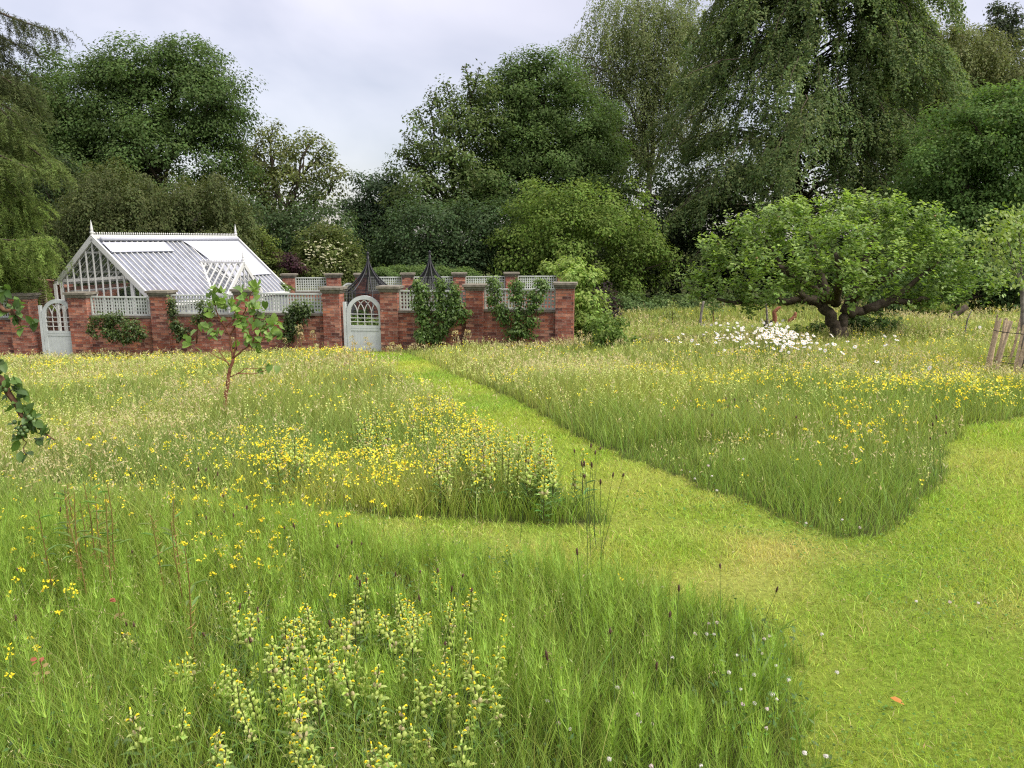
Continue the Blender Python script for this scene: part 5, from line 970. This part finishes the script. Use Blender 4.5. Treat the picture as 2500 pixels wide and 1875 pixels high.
def rattles():
    q = np.random.default_rng(101); protos = []
    for k in range(9):
        h = (.26, .30, .33, .28, .24, .34, .22, .31, .29)[k]; a, b, c = rattle_proto(200+k, h); protos.append((a, b, c, h))
    tops = [(80, 620), (30, 640), (265, 600), (350, 640), (475, 555), (680, 600), (735, 510), (790, 360), (1085, 480), (1070, 570), (1190, 545), (975, 590), (1490, 430), (1500, 520), (1310, 510), (1450, 755), (1665, 770), (1375, 955), (1690, 1030), (540, 890), (765, 930), (1030, 930), (1215, 1010), (1240, 970), (255, 1205), (440, 1100), (495, 1290), (125, 1090), (700, 865), (1275, 850), (1370, 1215), (1480, 1250), (1285, 1350), (915, 1480), (930, 1570), (1490, 1450), (325, 1380), (465, 1500), (610, 680), (405, 700), (650, 790), (150, 800), (210, 930), (420, 760), (560, 800), (480, 900), (380, 960), (1120, 640), (1010, 660), (1530, 900), (1600, 920), (1640, 1000), (340, 80), (25, 930), (1470, 900), (800, 610), (1800, 130), (560, 640), (230, 700), (300, 780), (380, 800), (440, 640), (510, 700), (570, 870), (1150, 700), (1040, 760), (1100, 560), (1230, 640), (960, 640), (890, 1420), (1000, 1200), (1060, 720), (1420, 560), (1560, 820), (700, 700), (620, 830), (180, 880), (290, 940), (340, 1000)]
    tops = [(600+a/2.765, 1275+b/2.765) for a, b in tops]+[(a/2.765, 1275+b/2.765) for a, b in ((905, 745), (1215, 905), (1430, 975), (1540, 930), (1010, 1230), (1130, 1240), (1410, 1390), (1580, 1350), (1640, 1110), (1790, 1100), (1920, 1200), (1600, 620))]
    tops += [(a+q.normal()*38, min(1850, max(1390, b+q.normal()*34))) for a, b in tops[::2]]
    first = {}
    def one(p, k, rz, sc, label, group, tilt):
        if k not in first:
            root = thing('yellow_rattle', (0, 0, 0), label, 'wildflower', group); a, b, c, h = protos[k]
            bigmesh('stem', a[0], a[1], a[2], M['plant'], root, True); bigmesh('calyx', b[0], b[1], b[2], M['fleshy'], root, True); bigmesh('petal', c[0], c[1], c[2], M['petal'], root, True); first[k] = root; o = root
            o.location = tuple(p); o.rotation_euler = (tilt[0], tilt[1], rz); o.scale = (sc, sc, sc)
        else:
            o = dup(first[k], p, (tilt[0], tilt[1], rz), sc)
        o['label'] = label; o['group'] = group; return o
    for i, (px, py) in enumerate(tops):
        k = int(q.integers(0, 9)); sc = q.uniform(.78, 1.08); p = G(px, py, protos[k][3]*sc); one(p, k, q.uniform(0, 6.28), sc, 'pale yellow green spike of yellow rattle in the nearest flower bed', 'yellow rattle spikes in the nearest bed', q.normal(size=2)*.13)
    # second drift at the corner of the left bed: one mesh each
    small = []
    for k in range(3):
        a, b, c, h = protos[k]; V, fs, cc = join([a, b, c]); small.append((V, fs, cc, h))
    pts = place_pts(q, 150, [(1000, 960, 1200, 1080, 2), (1150, 990, 1330, 1120, 3), (1280, 1060, 1430, 1150, 3), (1050, 1040, 1280, 1130, 2), (640, 1060, 760, 1130, .6), (860, 980, 1000, 1050, 1)], .40)
    sm = {}
    for i, p in enumerate(pts):
        k = i % 3; V, fs, cc, h = small[k]
        if mown(p[:1], p[1:2])[0]: continue
        if k not in sm: o = bigmesh('yellow_rattle', V, fs, cc, M['fleshy'], None, True); sm[k] = o
        else: o = dup(sm[k])
        s = q.uniform(1.15, 1.45); o.location = tuple(p); o.rotation_euler = (*(q.normal(size=2)*.07), q.uniform(0, 6.28)); o.scale = (s, s, s)
        tag(o, 'pale yellow rattle spike in the drift beyond the first mown strip', 'wildflower', 'yellow rattle spikes beyond the first mown strip')
    # everywhere else only specks
    P = []
    for d0, d1, dens, sz in ((4.8, 8, 60, .013), (8, 13, 55, .018), (13, 21, 36, .024), (21, 30, 8, .03)):
        x, y = sample(q, d0, d1, dens, 'tall'); k = q.random(len(x)) < np.clip(.45+.7*fnoise(x, y, .7, 111), .05, 1)*np.where((x > .3) & (y < 8), .25, 1); x, y = x[k], y[k]; n = len(x); h = hmap(x, y)*q.uniform(.9, 1.25, n)
        m = 9; idx = np.repeat(np.arange(n), m); t = np.tile(np.linspace(.62, 1, m), n); pos = np.stack([x[idx], y[idx], gz(x, y)[idx]+h[idx]*t], -1)+q.normal(size=(n*m, 3))*sz*.55*np.array([1, 1, .3])
        P.append(leaves(q, pos, q.normal(size=(n*m, 3))+[0, -.5, .5], q.normal(size=(n*m, 3)), sz*q.uniform(.7, 1.5, n*m), sz*q.uniform(.6, 1.1, n*m), vary(q, (.55, .60, .19), n*m, .15, .06)))
    V, fs, cc = join(P); o = bigmesh('yellow_rattle', V, fs, cc, M['fleshy']); tag(o, 'countless pale yellow rattle heads scattered through the far meadow', 'wildflowers', kind='stuff')
rattles()
def trefoil():
    q = np.random.default_rng(120); protos = []
    for k in range(5):
        h = .20; pr = [stemv(q, [(0, 0, 0), (.01, .004, h*.6), (.012, .0, h)], .0012, .001, (.11, .16, .05))]; nf = (5, 4, 6, 3, 5)[k]
        for i in range(nf):
            a = 2*PI*i/nf+q.normal()*.3; o = np.array([math.cos(a), math.sin(a), 0]); c = np.array([.012, 0, h])+o*np.array([.010, .010, 1])+np.array([0, 0, q.normal()*.007]); cl = V3(.93, .80, .05) if q.random() > .08 else V3(.92, .60, .03)
            pr.append(leaves(q, (c+[0, 0, .006])[None], (o*.8+[0, 0, .35])[None], np.array([[0, 0, 1.]])+o*.2, np.array([.012]), np.array([.011]), vary(q, cl, 1, .06, .03), LEAF6)); pr.append(ellip(q, c+o*.004, .0035, .0042, .008, cl, 5, 3, o+[0, 0, .25]))
        for i in range(5):
            a = q.uniform(0, 6.28); pr.append(leaves(q, np.array([[math.cos(a)*.02, math.sin(a)*.02, h*q.uniform(.4, .9)]]), q.normal(size=(1, 3))*.3+[0, 0, 1], np.array([[math.cos(a), math.sin(a), .3]]), np.array([.022]), np.array([.010]), vary(q, (.10, .18, .045), 1)))
        o = mesh_of('birdsfoot_trefoil', pr, M['petal']); protos.append(o)
    near = place_pts(q, 135, [(430, 1160, 640, 1240, 1.3), (430, 1290, 680, 1400, 2.2), (0, 1240, 260, 1340, 1.6), (560, 1170, 820, 1260, .8), (0, 1380, 200, 1480, .7), (640, 1240, 960, 1330, .8), (950, 1200, 1150, 1290, .4), (250, 1180, 500, 1260, .8), (0, 1500, 80, 1620, .25), (1230, 1500, 1310, 1720, .12), (760, 1380, 1150, 1500, .25)], .27)
    left = place_pts(q, 130, [(600, 1050, 830, 1130, 3), (560, 1110, 730, 1190, 2.6), (870, 1130, 1080, 1200, 3), (840, 1170, 960, 1220, 1.2), (1000, 960, 1200, 1040, 2), (1130, 1090, 1230, 1160, 1.1), (130, 1060, 280, 1120, 1.2), (0, 1070, 150, 1120, .7), (620, 1160, 700, 1200, 1.2)], .36)
    right = place_pts(q, 60, [(1980, 985, 2260, 1070, 2), (2060, 1020, 2230, 1095, 2.0), (1960, 940, 2120, 1010, 1), (2300, 920, 2490, 995, 2.5), (1700, 930, 1900, 1000, .6)], .30)
    used = set()
    for grp, pts, hh, lab in (('trefoil heads in the nearest bed', near, .27, 'small yellow trefoil flower head among the nearest horsetails'), ('trefoil heads in the left bed', left, .36, 'yellow trefoil flower head along the front of the left meadow bed'), ('trefoil heads in the right bed', right, .30, 'yellow trefoil flower head in the meadow bed right of the mown path')):
        for p in pts:
            if mown(p[:1], p[1:2])[0]: continue
            k = int(q.integers(0, 5)); o = dup(protos[k]) if k in used else protos[k]; used.add(k); s = q.uniform(.85, 1.15)*hh/.2; ss = np.interp(p[1], [2.5, 5, 8], [.8, 1.0, 1.25])
            o.location = (p[0], p[1], p[2]+hh*q.uniform(.85, 1.1)-.2*ss); o.scale = (ss, ss, ss); o.rotation_euler = (*(q.normal(size=2)*.2), q.uniform(0, 6.28)); tag(o, lab, 'wildflower', grp)
    P = []
    for d0, d1, dens, sz in ((3.2, 5, 130, .013), (5, 8, 260, .017), (8, 13, 170, .024), (13, 20, 120, .03), (20, 30, 20, .035)):
        x, y = sample(q, d0, d1, dens, 'tall'); k = q.random(len(x)) < yellowness(x, y)*.9+.02; x, y = x[k], y[k]; n = len(x); h = hmap(x, y)*q.uniform(.75, 1.08, n); m = 4; idx = np.repeat(np.arange(n), m); pos = np.stack([x, y, gz(x, y)+h], -1)[idx]+q.normal(size=(n*m, 3))*sz*.8
        c = vary(q, (.92, .80, .06), n*m, .08, .03); od = q.random(n*m) < .12; c[od] *= np.array([.98, .72, 1]); P.append(leaves(q, pos, q.normal(size=(n*m, 3))+[0, -.6, .6], q.normal(size=(n*m, 3)), sz*q.uniform(.7, 1.3, n*m), sz*q.uniform(.6, 1.1, n*m), c))
    V, fs, cc = join(P); o = bigmesh('birdsfoot_trefoil', V, fs, cc, M['petal']); tag(o, 'countless tiny yellow trefoil flowers colouring the meadow in drifts', 'wildflowers', kind='stuff')
trefoil()
def plantains():
    q = np.random.default_rng(130); pr = []
    for k in range(3):
        h = .42; L = (.024, .032, .018)[k]; tp = np.array([.03, .01, h]); a = [stemv(q, [(0, 0, 0), (.008, .002, h*.4), (.018, .006, h*.75), tp], .0013, .0009, (.10, .15, .05)), ellip(q, tp+[0.001, 0, L*.45], .0042, .0042, L*.52, (.11, .06, .042), 7, 5, (.08, .02, 1))]
        m = 14; z = q.uniform(-.2, 1, m)*L; ang = q.uniform(0, 6.28, m); a.append(leaves(q, tp+np.stack([np.cos(ang)*.006, np.sin(ang)*.006, z], -1), q.normal(size=(m, 3)), np.stack([np.cos(ang), np.sin(ang), ang*0], -1), np.full(m, .006), np.full(m, .002), vary(q, (.20, .12, .08), m)))
        pr.append(mesh_of('ribwort_plantain', a, M['plant']))
    T1 = [(837, 1275), (838, 1315), (500, 1262), (560, 1240), (558, 1210), (562, 1262), (595, 1240), (545, 1290), (690, 1285), (755, 1275), (880, 1330), (775, 1335), (850, 1410), (848, 1400), (870, 1408), (910, 1398), (960, 1390), (1005, 1405), (1075, 1400), (1080, 1395), (1085, 1425), (1065, 1448), (1100, 1445), (840, 1495), (1098, 1562), (660, 1540), (545, 1490), (650, 1525), (565, 1502), (600, 1488), (335, 1505), (340, 1527), (35, 1510), (278, 1290), (312, 1345), (65, 1385), (118, 1210), (115, 1240), (1390, 1590), (1515, 1560), (1590, 1625), (1660, 1440), (1775, 1390), (1840, 1410), (1633, 1507), (1428, 1350)]
    T2 = [(1440, 1090), (1455, 1105), (1462, 1125), (1448, 1130), (1470, 1150), (1435, 1085), (1410, 1090), (1458, 1128), (1466, 1140), (1440, 1160), (1475, 1165), (1270, 1115), (1165, 1095), (498, 1140), (520, 1160), (490, 1150), (1770, 970), (1790, 968), (1830, 975), (1780, 990), (2300, 1030), (2310, 1050), (2285, 1060), (2320, 1020), (1740, 1010), (1950, 1015)]
    used = set()
    for TT, hh, lab, grp in ((T1, .42, 'dark brown ribwort head on a thin stalk in the nearest bed', 'plantain heads in the nearest bed'), (T2, .52, 'dark ribwort head standing above the meadow beds beyond the mown strip', 'plantain heads in the farther beds')):
        for px, py in TT:
            k = int(q.integers(0, 3)); o = dup(pr[k]) if k in used else pr[k]; used.add(k); s = hh/.42*q.uniform(.85, 1.1); p = G(px, py, .44*s); o.location = tuple(p); o.scale = (s*1.05, s*1.05, s); o.rotation_euler = (*(q.normal(size=2)*.07), q.uniform(0, 6.28)); tag(o, lab, 'plantain', grp)
plantains()
def daisies():
    q = np.random.default_rng(140); pr = []
    for k in range(3):
        h = .5; tp = np.array([.02, 0, h]); a = [stemv(q, [(0, 0, 0), (.01, 0, h*.5), tp], .002, .0015, (.10, .16, .05))]; m = 15; ang = np.arange(m)*2*PI/m; dr = (-.05, -.35, .15)[k]; tl = np.array([0, (-.55, -.25, -.75)[k], 1.]); tl /= np.linalg.norm(tl); x = nrm(np.cross(tl, (1, .1, 0))); y = np.cross(tl, x)
        D = x*np.cos(ang)[:, None]+y*np.sin(ang)[:, None]+tl*dr; a.append(leaves(q, tp+D*.021, np.tile(tl, (m, 1)), D, np.full(m, .030), np.full(m, .010), vary(q, (.86, .86, .84), m, .02, .01), LEAF6)); a.append(ellip(q, tp+tl*.003, .010, .010, .005, (.80, .50, .02), 8, 4, tl)); pr.append(mesh_of('oxeye_daisy', a, M['petal']))
    pts = place_pts(q, 235, [(1850, 802, 1930, 832, 6), (1800, 815, 1970, 845, 4), (1740, 800, 1830, 850, 2.2), (1880, 825, 1990, 858, 2.4), (1720, 790, 1900, 815, 1.2)], .50)
    loose = [(1475+0*1, 0)]; L2 = [(1626, 828), (1633, 833), (1653, 820), (1660, 812), (1648, 832), (1715, 828), (1717, 838), (2032, 817), (2080, 840), (2080, 830), (2154, 820), (2168, 818), (2192, 828), (2200, 834), (2128, 878), (2298, 882), (2055, 838), (2040, 836), (2018, 836), (1735, 792), (1750, 796), (2000, 835), (1985, 826), (2030, 850), (2075, 862), (2385, 795)]
    used = set()
    for p in pts:
        k = int(q.integers(0, 3)); o = dup(pr[k]) if k in used else pr[k]; used.add(k); s = q.uniform(.95, 1.35); o.location = (p[0], p[1], p[2]+q.uniform(-.06, .03)); o.scale = (s*.64, s*.64, s*.95); o.rotation_euler = (*(q.normal(size=2)*.1), q.normal()*.5); tag(o, 'white ox-eye daisy in the dense clump left of the apple trunk', 'daisy', 'ox-eye daisies in the dense clump')
    for px, py in L2:
        k = int(q.integers(0, 3)); o = dup(pr[k]); s = q.uniform(1., 1.3); p = G(px, py, .5*s); o.location = tuple(p); o.scale = (s*.7, s*.7, s); o.rotation_euler = (*(q.normal(size=2)*.15), q.normal()*.5); tag(o, 'single white ox-eye daisy scattered in the grass around the dense clump', 'daisy', 'scattered ox-eye daisies')
daisies()
def clovers():
    q = np.random.default_rng(150); pr = []
    for k in range(2):
        h = .12; a = [stemv(q, [(0, 0, 0), (.004, 0, h*.5), (0, 0, h)], .001, .0008, (.10, .18, .05))]; m = 34; d = rdir(q, m); d[:, 2] = np.abs(d[:, 2])*1.1-.15; a.append(leaves(q, np.array([0, 0, h])+d*.007, d+q.normal(size=(m, 3))*.3, d+[0, 0, .5], np.full(m, .010), np.full(m, .004), vary(q, ((.80, .76, .70), (.78, .66, .64))[k], m, .06, .03)))
        for i in range(3): an = q.uniform(0, 6.28); a.append(leaves(q, np.array([[math.cos(an)*.03, math.sin(an)*.03, h*.5]]), np.array([[0, 0, 1.]]), np.array([[math.cos(an), math.sin(an), 0]]), np.array([.022]), np.array([.018]), vary(q, (.11, .20, .04), 1)))
        pr.append(mesh_of('white_clover', a, M['petal']))
    T = [(1508, 1680), (1540, 1697), (1550, 1740), (1570, 1760), (1597, 1765), (1480, 1850), (1585, 1870), (1805, 1603), (1780, 1635), (1857, 1643), (1895, 1625), (1930, 1660), (1897, 1700), (1820, 1722), (1893, 1710), (1880, 1727), (1835, 1717), (1870, 1770), (1812, 1680), (1755, 1523), (1735, 1525), (1737, 1547), (1690, 1550), (1720, 1545), (1880, 1555), (1860, 1560), (1850, 1592), (1335, 1710), (1367, 1770), (1390, 1778), (1640, 1610), (1615, 1432), (2240, 1468), (2315, 1470), (2380, 1470), (2040, 1645), (2015, 1550), (1985, 1840), (2010, 1850), (1730, 1872), (1730, 1035+100), (1700, 1165), (1750, 1195), (1680, 1150), (1660, 1145), (1735, 1160), (1815, 1120), (1968, 1275), (2055, 1270), (2098, 1290)]
    used = set()
    for px, py in T:
        k = int(q.integers(0, 2)); o = dup(pr[k]) if k in used else pr[k]; used.add(k); far = py < 1300; p0 = G(px, py, .12)
        lw = bool(mown(p0[:1], p0[1:2])[0]); hh = .035 if lw else .14; p = G(px, py, hh); s = q.uniform(.72, 1.0)*(1.25 if far else 1); o.location = (p[0], p[1], p[2]+hh-.12*s); o.scale = (s, s, s); o.rotation_euler = (q.normal()*.1, q.normal()*.1, q.uniform(0, 6.28)); tag(o, 'small white clover head at the edge of the mown grass', 'clover', 'white clover heads')
clovers()
def docks():
    q = np.random.default_rng(160); pr = []
    for k in range(3):
        h = .62; P = [(0, 0, 0), (.01, 0, h*.4), (.005, .01, h*.75), (.015, .01, h)]; a = [stemv(q, P, .0042, .002, (.24, .18, .055))]; n = 46; t = q.uniform(.25, 1, n); ang = q.uniform(0, 6.28, n); o = np.stack([np.cos(ang), np.sin(ang), ang*0], -1)
        a.append(leaves(q, np.stack([np.full(n, .008), np.full(n, .006), h*t], -1)+o*.012, q.normal(size=(n, 3)), o+[0, 0, .8]+q.normal(size=(n, 3))*.3, q.uniform(.02, .045, n), np.full(n, .003), vary(q, (.36, .24, .09), n)))
        m = 5; ang = q.uniform(0, 6.28, m); o = np.stack([np.cos(ang), np.sin(ang), ang*0], -1); a.append(leaves(q, np.stack([o[:, 0]*.04, o[:, 1]*.04, h*q.uniform(.5, .95, m)], -1), -o*.3+[0, 0, 1], o+[0, 0, .5], np.full(m, .085), np.full(m, .016), vary(q, (.13, .22, .05), m), LEAF6)); pr.append(mesh_of('dry_willowherb', a, M['plant']))
    T = [(150, 1180), (165, 1195), (182, 1170), (205, 1100), (222, 1170), (232, 1210), (262, 1170), (110, 1230), (420, 1210), (392, 1240), (432, 1260), (455, 1320), (200, 1220), (190, 1200), (245, 1200)]
    used = set()
    for px, py in T:
        k = int(q.integers(0, 3)); o = dup(pr[k]) if k in used else pr[k]; used.add(k); s = q.uniform(.85, 1.1); p = G(px, py+10, .62*s); o.location = tuple(p); o.scale = (s, s, s); o.rotation_euler = (*(q.normal(size=2)*.05), q.uniform(0, 6.28)); tag(o, 'tall brown stemmed plant gone to seed at the left of the nearest bed', 'weed', 'tall brown stems in the nearest bed')
    # tall pale seed stems near the middle gate and wall foot
    T2 = [(862, 830), (880, 845), (895, 832), (905, 848), (955, 845), (948, 855), (740, 820), (765, 815), (725, 790), (735, 800), (560, 830), (830, 870), (852, 880), (700, 830), (1130, 815), (1145, 812), (1110, 818), (1415, 815), (965, 850)]
    a = []; h = .8; a.append(stemv(q, [(0, 0, 0), (.01, 0, h*.5), (.0, .01, h)], .005, .003, (.34, .30, .13))); n = 70; t = 1-q.random(n)**1.6*.28; ang = q.uniform(0, 6.28, n); o_ = np.stack([np.cos(ang), np.sin(ang), ang*0], -1); a.append(leaves(q, np.stack([o_[:, 0]*.05*(1.25-t)*3, o_[:, 1]*.05*(1.25-t)*3, h*t], -1), q.normal(size=(n, 3)), o_+[0, 0, 1], np.full(n, .035), np.full(n, .014), vary(q, (.50, .40, .22), n)))
    pp = mesh_of('seeding_sorrel', a, M['plant'])
    for i, (px, py) in enumerate(T2):
        o = pp if i == 0 else dup(pp); s = q.uniform(.8, 1.1); p = G(px, py, .8*s*.8); w_ = front(px); dd = min(p[1], w_[1]-.4); p = at(px, py, dd); p[2] = gz(p[0], p[1]); o.location = tuple(p); o.scale = (s, s, s*.9); o.rotation_euler = (*(q.normal(size=2)*.06), q.uniform(0, 6.28)); tag(o, 'pale buff seed stalk standing before the brick wall and middle gate', 'weed', 'pale seed stalks before the wall')
docks()
def broadleaves():
    q = np.random.default_rng(170); P = []
    # strap leaves, clover and vetch foliage low in the near corner of the bed
    x, y = sample(q, 1.5, 3.4, 120, 'tall'); k = (x > .1) & (x < 1.2) & (q.random(len(x)) < .6); x, y = x[k], y[k]; n = len(x); P.append(blades(q, x, y, q.uniform(.10, .24, n), q.uniform(.010, .018, n), vary(q, (.16, .26, .045), n, .15, .06), .5, 3)[:3])
    x, y = sample(q, 1.5, 4.2, 1500, 'tall'); k = (x < 1.25) & (q.random(len(x)) < np.clip(.25+.8*fnoise(x, y, 2.6, 171), 0, 1)); x, y = x[k], y[k]; n = len(x); z = gz(x, y)+q.uniform(.03, .16, n)
    P.append(leaves(q, np.stack([x, y, z], -1), q.normal(size=(n, 3))*.45+[0, -.2, 1], q.normal(size=(n, 3)), q.uniform(.014, .034, n), q.uniform(.008, .015, n), vary(q, (.085, .16, .045), n, .2, .08)))
    V, fs, cc = join(P); o = bigmesh('low_herbs', V, fs, cc, M['plant']); tag(o, 'low clover, vetch and strap leaves under the nearest flowers', 'herbs', kind='stuff')
    # long arching bents
    T = 70; x, y = sample(q, 2, 5.2, 40, 'tall'); k = q.permutation(len(x))[:130]; x, y = x[k], y[k]; n = len(x); P = []; h = q.uniform(.4, .6, n); v = blades(q, x, y, h, np.full(n, .0022), vary(q, (.33, .33, .12), n), 1.0, 7); P.append(v[:3]); m = 6; idx = np.repeat(np.arange(n), m); P.append(leaves(q, v[3][idx]+q.normal(size=(n*m, 3))*.02, q.normal(size=(n*m, 3)), q.normal(size=(n*m, 3))*.5+[0, 0, 1], np.full(n*m, .018), np.full(n*m, .003), vary(q, ST, n*m)))
    V, fs, cc = join(P); o = bigmesh('arching_bents', V, fs, cc, M['grass'], smooth=True); tag(o, 'long pale grass stems arching over the nearest bed', 'grass', kind='stuff')
broadleaves()
def odd_leaves():
    q = np.random.default_rng(180)
    p = G(2187, 1715, .03); V, fs, cc = leaves(q, np.array([[0, 0, .0]]), np.array([[.15, -.25, 1]]), np.array([[1., -.5, 0]]), np.array([.052]), np.array([.028]), np.array([[.50, .20, .045]]), LEAF6); o = bigmesh('fallen_leaf', V, fs, cc, M['plant']); o.location = (p[0], p[1], p[2]+.04); tag(o, 'single orange brown fallen leaf lying on the mown lawn', 'leaf')
    for (px, py), lab in (((98, 1610), 'red tinged leafy shoot in the nearest bed, closest to the left edge'), ((287, 1465), 'red tinged leafy shoot in the nearest bed, beside the tall brown stems')):
        p = G(px, py, .3); a = [stemv(q, [(0, 0, 0), (.005, 0, .15), (0, 0, .3)], .002, .0015, (.25, .1, .05))]; n = 7; ang = q.uniform(0, 6.28, n); z = q.uniform(.2, .31, n); c = np.where((z > .27)[:, None], V3(.36, .12, .07), V3(.30, .22, .09)); a.append(leaves(q, np.stack([np.cos(ang)*.018, np.sin(ang)*.018, z], -1), np.tile([0, -.5, .8], (n, 1))+q.normal(size=(n, 3))*.2, np.stack([np.cos(ang), np.sin(ang), ang*0+.2], -1), np.full(n, .026), np.full(n, .017), c, LEAF6)); o = mesh_of('bramble_shoot', a, M['plant']); o.location = tuple(p); tag(o, lab, 'shoot')
odd_leaves()
